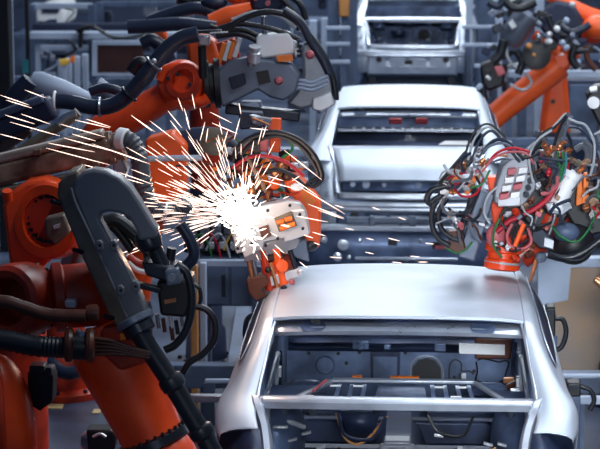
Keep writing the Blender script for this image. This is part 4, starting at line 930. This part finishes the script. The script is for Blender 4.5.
CB = [
 ([(468,160),(475,138),(488,127),(502,136),(512,152)],1.3,'cpale'),([(472,160),(480,140),(492,131),(506,146),(520,162)],1.5,'bluehose'),
 ([(464,158),(473,134),(488,124),(505,138),(517,160)],1.2,'rubber'),([(482,154),(492,142),(504,140),(516,150),(524,160)],2.0,'bluehose'),
 ([(478,158),(490,146),(506,144),(520,156)],1.4,'plate'),([(486,166),(497,153),(513,148),(530,152)],1.4,'cred'),
 ([(482,172),(494,158),(510,152),(526,154),(534,164)],1.2,'cpink'),([(478,180),(484,164),(496,156),(508,156)],1.3,'ochre'),
 ([(524,152),(540,138),(554,126),(566,114),(571,119)],1.3,'cpale'),([(528,160),(544,138),(560,122),(569,113)],1.1,'rubber'),
 ([(569,113),(563,128),(557,146),(553,162)],1.9,'steel'),([(572,116),(566,130),(561,148)],1.6,'plate'),([(566,116),(559,130),(553,148)],1.5,'rubber'),
 ([(568,118),(576,122),(586,126),(594,142),(594,160),(590,176)],1.3,'cpale'),([(562,128),(578,128),(590,140),(598,158),(600,176)],1.5,'bluehose'),
 ([(556,126),(540,136),(533,152),(534,172),(541,190),(548,196)],1.8,'rubber'),([(561,126),(570,140),(572,160),(566,180),(556,196)],1.8,'rubber'),
 ([(552,130),(536,142),(529,160),(533,182)],1.2,'cpale'),([(558,152),(558,162),(562,172),(560,182)],1.3,'cgreen'),([(562,152),(564,164),(560,176)],1.3,'cgreen'),([(566,152),(566,166),(562,180)],1.1,'teal'),
 ([(522,158),(533,150),(540,144),(546,132)],1.3,'cgreen'),([(556,186),(548,198),(536,208),(520,216),(508,222),(497,232)],2.8,'cred'),([(541,194),(549,192),(557,185),(558,176)],2.2,'cpink'),
 ([(552,226),(560,236),(575,242),(587,232),(596,212),(598,190)],1.1,'cgreen'),([(500,218),(494,232),(494,246),(502,258)],1.2,'cgreen'),
 ([(512,224),(507,236),(511,246),(522,249),(531,242),(528,228)],1.5,'cpink'),([(516,226),(512,238),(518,246),(528,240)],1.5,'rubber'),
 ([(446,248),(456,253),(466,250),(472,242)],1.1,'cgreen'),([(470,196),(466,212),(462,226),(464,238)],1.4,'rubber'),([(476,176),(480,188),(472,206),(458,214),(448,208)],1.4,'rubber'),
 ([(466,180),(458,190),(448,194),(440,202)],1.2,'cpale'),([(484,178),(476,194),(462,196),(454,188)],1.3,'cred'),([(490,170),(482,184),(470,188)],1.2,'cgreen'),
 ([(548,252),(562,258),(580,260),(596,248)],1.2,'rubber'),([(575,150),(583,146),(588,154),(584,166),(576,172)],3.4,'greyhose'),([(584,140),(592,150),(588,164)],2.4,'greyhose'),
 ([(520,212),(530,222),(540,226),(552,222)],1.4,'rubber'),([(498,186),(488,196),(484,212),(490,224)],1.2,'cpale'),([(506,208),(500,218),(506,228),(516,226)],1.3,'black'),
]
for i, (L, r_, m) in enumerate(CB): hose(L, YH-.20-.012*(i % 7), r_, m, H, 'cable', n=7)
FT = [(545,146,3,'copper'),(552,149,3,'copper'),(560,147,3.4,'copper'),(568,151,3,'copper'),(556,154,2.6,'pale'),(548,154,2.6,'copper'),(563,143,2.4,'copper'),(540,152,2.6,'steel'),
 (571,160,3,'brown'),(578,163,3.4,'coverb'),(586,162,3,'brown'),(581,170,3,'copper'),(455,172,3,'pale'),(463,164,2.6,'copper'),(470,170,3,'pale'),(476,164,3,'steel'),(482,162,3,'copper'),(447,184,2.6,'steel'),
 (458,182,2.4,'cred'),(466,188,2.6,'pale'),(452,192,2.6,'copper'),(444,192,2.4,'white'),(472,184,2.4,'brown'),(484,172,2.8,'white'),(490,160,2.6,'pale'),(480,150,2.4,'steel'),(461,226,2.8,'cpink'),(455,220,2.6,'pale'),(450,214,2.4,'brown'),
 (525,206,3,'brown'),(532,200,3,'rusthose'),(516,212,3.4,'reddark'),(508,214,2.6,'pale'),(540,176,2.8,'dkmet'),(545,182,2.6,'black'),(538,186,2.4,'pale'),(549,172,2.8,'cred'),(543,166,2.6,'brown'),(536,158,2.4,'steel'),
 (590,190,4,'rusthose'),(594,202,4,'brown'),(586,208,3.4,'copper'),(598,182,3,'dkmet'),(592,214,2.6,'pale'),(511,240,3,'reddark'),(523,238,2.6,'reddark'),(530,254,3.4,'rusthose'),(516,258,3.4,'reddark'),(508,246,2.4,'white'),(533,246,2.2,'copper')]
for i, (x, y, r_, m) in enumerate(FT):
    q = W(x, y, YH-.26+.01*(i % 5)); a = R.uniform(0, 6.3); ax = Vector((math.cos(a), -.7, math.sin(a)))
    MB().lathe([(r_*u*.5,-.022),(r_*u*.8,-.02),(r_*u*.8,-.004),(r_*u*1.1,-.002),(r_*u*1.1,.012),(r_*u*.5,.014),(r_*u*.5,.028)], q, ax, 10).build('fitting', m, H)
MB().plate([(588,166),(606,166),(606,180),(590,182)], YH-.1, .1).build('junction_box', 'bdark', H, bevel=.01)
MB().tube(pts([(515,246),(519,236),(524,224)], YH-.3), 2.4*u, 10).build('red_lever', 'redfar', H)
for i in range(60):
    x, y = R.choice(((456,180),(476,166),(550,150),(556,186),(584,178),(520,226),(462,226),(590,206),(512,240),(540,210)))
    x += R.gauss(0,7); y += R.gauss(0,8); w_, h_, a = R.uniform(2.5,7), R.uniform(2,5), R.uniform(-1.2,1.2)
    if x > 604 or y > 258: continue
    Yb = YH-.10-R.uniform(0,.16)
    MB().bar(W(x-w_/2*math.cos(a),y-w_/2*math.sin(a),Yb), W(x+w_/2*math.cos(a),y+w_/2*math.sin(a),Yb), .035, h_*u).build('clamp_block', R.choice(('pale','steel','black','black','brown','plate','white','cpink','rusthose','coverb','dkmet','reddark','copper')), H, bevel=.004)
for i in range(40):
    x, y = R.choice(((462,176),(480,165),(545,160),(558,190),(585,175),(520,232),(460,215),(590,205)))
    x += R.gauss(0,7); y += R.gauss(0,8); a = R.uniform(0,6.28); L = [(x,y)]
    for k in range(3):
        a += R.uniform(-1.1,1.1); x += 9*math.cos(a); y += 8*math.sin(a); L.append((min(x,606), min(y,250)))
    hose(L, YH-.20-R.uniform(0,.08), R.uniform(.9,1.9), R.choice(('rubber','rubber','bluehose','cpale','cpale','cred','plate','rusthose','greyhose')), H, 'cable', n=6)
# ================= F: upper right robot
YF = 24.0
Fb = thing('industrial_robot', 'orange robot with two splayed legs at upper right', 'robot', (W(548,130,YF).x, YF, 0))
u = M(1,YF)
MB().tube(pts([(470,140),(500,112),(530,88),(560,64)], YF-.2), [11*u,12*u,13*u,14*u], 20).build('lower_arm', 'redfar', Fb)
b = MB(); b.plate([(540,136),(545,96),(549,66),(560,62),(567,72),(570,110),(571,136)], YF+.1, .4); b.build('balance_arm', 'redfar', Fb, bevel=.06, seg=3)
q = W(553,101,YF+.08); MB().cyl(q, q-Vector((0,.04,0)), 2.2*u, n=12).build('pivot_bolt', 'black', Fb)
MB().lathe([(0,-.2),(10*u,-.2),(13*u,-.16),(13*u,.16),(10*u,.2),(0,.2)], W(559,60,YF-.1), (0,-1,.2), 26).build('elbow_drum', 'redfar', Fb)
MB().tube(pts([(552,-6),(568,6),(584,14),(606,22)], YF-.1), [8*u,9*u,9*u,9*u], 18).build('upper_arm', 'redfar', Fb)
MB().ball(W(598,27,YF-.3), 13*u, (1.2,1,.9), 28).build('arm_housing', 'redfar', Fb)
MB().ball(W(594,36,YF-.2), 10*u, (1.3,1,.8)).build('housing_shade', 'reddark', Fb)
MB().tube(pts([(534,34),(546,44),(558,52)], YF-.35), 5*u, 12).build('orange_strut', 'redfar', Fb)
MB().tube(pts([(560,48),(570,52),(580,56)], YF-.4), 3*u, 10).build('orange_rod', 'redfar', Fb)
MB().lathe([(10*u,0),(13*u,.04),(13*u,.36),(9*u,.42)], W(530,12,YF-.2), W(508,42,YF-.2)-W(530,12,YF-.2), 24).build('wrist_motor', 'plate', Fb)
MB().lathe([(6*u,0),(14*u,.02),(14*u,.12),(7*u,.14)], W(536,56,YF-.45), (0,-1,.2), 24).build('wrist_disc', 'black', Fb)
MB().ball(W(534,55,YF-.65), 2*u, n=10).build('disc_bolt', 'ochre', Fb)
b = MB(); b.plate([(556,0),(574,4),(586,24),(580,44),(560,46),(540,30),(546,10)], YF-.25, .3); b.build('drive_housing', 'bdark', Fb, bevel=.04)
b = MB(); b.plate([(480,66),(494,60),(506,70),(504,86),(488,92),(482,84)], YF-.5, .25); tl = b.build('tool', 'black', Fb, bevel=.03)
MB().plate([(494,67),(502,66),(506,73),(498,77)], YF-.56, .05).build('tool_tip', 'cpink', tl, bevel=.01)
for L, r_, m in (([(506,46),(508,58),(516,68),(528,76),(531,84),(522,90),(510,84)],1.4,'cpale'),([(504,40),(500,54),(492,62)],5,'rubber'),([(482,84),(484,100),(481,116)],4,'rubber'),([(516,50),(522,62),(518,74)],4,'rubber'),([(540,38),(536,46),(528,50)],3,'cpale'),([(500,-6),(510,6),(522,8),(536,2)],4,'rubber'),([(488,2),(498,6),(506,-4)],4,'bluehose'),([(560,26),(572,32),(584,28),(590,24)],3.5,'bluehose'),([(566,40),(576,50),(588,50)],3.5,'rubber'),([(548,16),(554,30),(566,36)],3,'rubber'),([(585,46),(588,60),(596,70)],3,'rusthose'),([(576,44),(572,58),(578,68)],4,'black')):
    hose(L, YF-.5, r_, m, Fb)
for i in range(34):
    x, y = R.choice(((500,20),(520,8),(545,14),(566,30),(552,44),(490,50),(576,50),(488,90)))
    x += R.gauss(0,7); y += R.gauss(0,7); a = R.uniform(-1.2,1.2); w_ = R.uniform(4,11); Yb = YF-.2-R.uniform(0,.35)
    MB().bar(W(x-w_/2*math.cos(a),y-w_/2*math.sin(a),Yb), W(x+w_/2*math.cos(a),y+w_/2*math.sin(a),Yb), .08, R.uniform(3,8)*u).build('drive_block', R.choice(('black','bdark','black','bstruct','plate','dkmet','blight','pale')), Fb, bevel=.01)
for x,y,m in ((551,34,'pale'),(556,28,'white'),(560,44,'blight'),(546,42,'white'),(566,20,'blight'),(572,34,'plate'),(541,38,'steel'),(574,6,'pale'),(537,24,'plate'),(528,46,'ochre'),(568,46,'blight')):
    MB().lathe([(2*u,0),(3*u,.02),(3*u,.06),(1.5*u,.08)], W(x,y,YF-.6), (R.uniform(-1,1),-1,R.uniform(-.5,.5)), 10).build('fitting', m, Fb)
pedestal(Fb, 556, YF+.3, W(556,134,YF).z, 'bdark', .3)
# ================= right edge bits
t = thing('industrial_robot', 'black robot wrist with round white face at right edge', 'robot', (W(612,105,16).x, 16, 0))
b = MB(); b.plate([(586,96),(596,86),(630,84),(630,130),(600,128),(592,112)], 16, .2); b.build('wrist', 'black', t, bevel=.02)
MB().lathe([(3*M(1,16),0),(6*M(1,16),.01),(6*M(1,16),.03),(2*M(1,16),.035)], W(594,103,15.98), (-.2,-1,.2), 20).build('white_face', 'white', t)
q = W(612,84,16.05); MB().cyl(W(590,90,15.98), W(597,89,15.98), M(3,16), n=10).build('plug', 'pale', t)
MB().bar(W(596,140,16.2), W(640,118,16.2), .12, M(12,16)).build('arm_rod', 'plate', t, bevel=.01)
pedestal(t, 620, 16.15, W(620,126,16.15).z, 'black', .12)
t = thing('electrode_tip', 'copper electrode tip poking in at the right edge by the tan board', 'electrode', (W(640,290,12.9).x, 12.9, 0))
MB().tube(pts([(595,279),(600,283),(612,290),(640,292)], 12.9), [M(3,12.9),M(5,12.9),M(7,12.9)], 14).build('copper_tip', 'copper', t)
MB().plate([(604,284),(650,284),(650,304),(606,300)], 12.85, .12).build('holder', 'dkmet', t, bevel=.01)
pedestal(t, 640, 12.9, W(640,300,12.9).z, 'dkmet', .08)
def clamp_unit(label, px, y0, Y, w, h, side, loop):
    t = thing('locating_clamp', label, 'clamp', (W(px,y0,Y).x, Y, 0))
    MB().plate([(px-w,y0),(px+w,y0),(px+w,y0+h),(px-w,y0+h)], Y, .12).build('clamp_head', 'black', t, bevel=.01)
    MB().plate([(px-w+1,y0+3),(px+w-1,y0+3),(px+w-1,y0+7),(px-w+1,y0+7)], Y-.02, .03).build('head_cap', 'dkmet', t)
    hose(loop, Y-.03, 2.6, 'rubber', t)
    a = W(px, y0+h, Y); MB().box((a.x, Y+.06, a.z/2), (.08,.08,a.z)).build('post', 'bstruct', t, bevel=.006)
    return t
clamp_unit('black clamp head with hose loop behind the right pillar of nearest car', 551, 307, 12.98, 4.5, 30, 1, [(555,318),(563,320),(566,332),(562,346),(553,352)])
clamp_unit('black clamp head with hose loop behind the left pillar of nearest car', 256, 318, 12.98, 4, 24, -1, [(254,314),(247,320),(245,334),(248,346),(254,352)])
clamp_unit('low black clamp head outside the right quarter panel of nearest car', 574, 383, 12.2, 7, 14, 1, [(580,386),(590,390),(594,400),(590,410)])
t = thing('support_bracket', 'brown bracket under the left quarter panel of the nearest car', 'bracket', (W(248,445,10.9).x, 10.9, 0))
a = W(250,438,10.9); MB().box((a.x, 10.95, a.z/2), (.10,.08,a.z)).build('post', 'ochre', t, bevel=.008); MB().box((a.x-.02, 10.92, a.z+.01), (.20,.10,.03)).build('pad', 'dkmet', t, bevel=.006)
t = thing('cable_connector', 'black and steel cable connector standing at the bottom left below the orange arm', 'connector', (W(97,440,10.6).x, 10.6, 0))
MB().lathe([(M(9,10.6),0),(M(11,10.6),.02),(M(11,10.6),.09),(M(9,10.6),.10)], W(84,440,10.6), (1,-.25,0), 22).build('socket', 'steel', t)
MB().plate([(86,430),(112,430),(116,438),(114,452),(88,452)], 10.52, .12).build('plug', 'black', t, bevel=.01)
MB().tube(pts([(93,437),(100,434),(106,437)], 10.5), M(1.6,10.5), 8).build('latch', 'pale', t)
a = W(100,450,10.6); MB().box((a.x, 10.6, a.z/2), (.07,.07,a.z)).build('post', 'bstruct', t, bevel=.006)
# ================= sparks
rs = random.Random(11)
def streak(mb, x0, y0, x1, y1, Y, r):
    k = 1.0 if x0 > 190 else .895 if x0 < 125 else .90
    Y *= k; r *= k
    p, q = W(x0,y0,Y), W(x1,y1,Y+rs.uniform(-.05,.05)); m_ = p.lerp(q,.65)
    mb.tube([p, p.lerp(q,.3), m_, q], [r*.3, r, r, r*.25], 5, smooth=False)
CX, CY, YS = 240, 214, 11.7
b = MB()
for L in ((0,95,29,105),(25,90,46,98),(6,100,32,108),(5,115,35,124),(21,114,50,124),(10,122,60,136),(64,138,112,151),(0,134,23,140),(60,124,105,137),(75,120,110,128),(48,143,95,152),(46,148,110,165),(92,144,140,160),(131,115,152,131),(112,151,150,164),(118,172,152,184),(72,134,96,141),(86,119,111,127),
 (132,116,155,132),(150,121,175,140),(168,111,182,128),(210,112,232,123),(212,123,238,134),(239,103,241,114),(178,98,183,111),(192,94,195,109),(200,108,202,119),(205,122,200,141),(218,135,221,151),(228,130,222,150),(186,117,190,130),(184,108,189,124),(208,128,206,142),(240,118,234,140),(216,138,222,150),(250,128,268,130),
 (262,180,300,190),(284,150,322,180),(292,178,318,196),(296,216,328,222),(268,176,284,181),(308,204,344,218),(300,187,345,214),(318,210,344,219),
 (330,257,342,258),(365,252,374,254),(410,256,420,257),(388,238,400,241),(425,243,434,244),(335,205,344,208),(372,207,380,210),(398,217,406,220),(345,228,354,230),(312,232,326,236),(366,238,374,240),(418,262,428,262),(392,262,402,263)):
    streak(b, *L, YS+rs.uniform(-.5,.1), M(.36,YS))
for i in range(300):
    a = rs.choice((rs.gauss(195,14), rs.gauss(205,26), rs.gauss(170,16), rs.uniform(215,300), rs.gauss(240,25)))
    d = 20+abs(rs.gauss(0,40)); ln = rs.uniform(5,16)+d*.09
    ca, sa = math.cos(math.radians(a)), math.sin(math.radians(a))
    x0, y0 = CX+ca*d, CY+sa*d*.85 + d*d*.0006; sl = sa+.0010*d
    streak(b, x0, y0, x0+ca*ln, y0+sl*ln*.85, YS+rs.uniform(-.35,.2), M(rs.uniform(.18,.42),YS))
for i in range(18):
    a = rs.uniform(-60,75); d = 20+abs(rs.gauss(0,26)); ln = rs.uniform(5,14)
    ca, sa = math.cos(math.radians(a)), math.sin(math.radians(a))
    streak(b, CX+ca*d, CY+sa*d, CX+ca*(d+ln), CY+sa*(d+ln), YS+rs.uniform(-.4,0), M(rs.uniform(.3,.5),YS))
o = b.build('spark', 'spark'); tag(o, 'shower of bright weld sparks flying from the gun', 'sparks', kind='stuff')
b = MB()
for i in range(300):
    a = rs.uniform(0,360); d = abs(rs.gauss(0,4)); ln = rs.uniform(4,13)*(1.3 if 150 < a < 300 else .7)
    ca, sa = math.cos(math.radians(a)), math.sin(math.radians(a)); ox, oy = rs.gauss(0,7), rs.gauss(0,13)
    ox += (.35*oy if oy > 0 else 0)
    streak(b, CX+ox+ca*d, CY+oy+sa*d, CX+ox+ca*(d+ln), CY+oy+sa*(d+ln), YS-.08+rs.uniform(-.12,.12), M(rs.uniform(.4,.9),YS))
o = b.build('weld_flash', 'hot'); tag(o, 'white hot burst at the weld point', 'sparks', kind='stuff')
l = bpy.data.lights.new('weld_arc', 'POINT'); l.energy = 10; l.color = (1,.62,.40); l.shadow_soft_size = .06
o = bpy.data.objects.new('weld_arc', l); COL.objects.link(o); o.location = W(CX, CY, YS-.25)
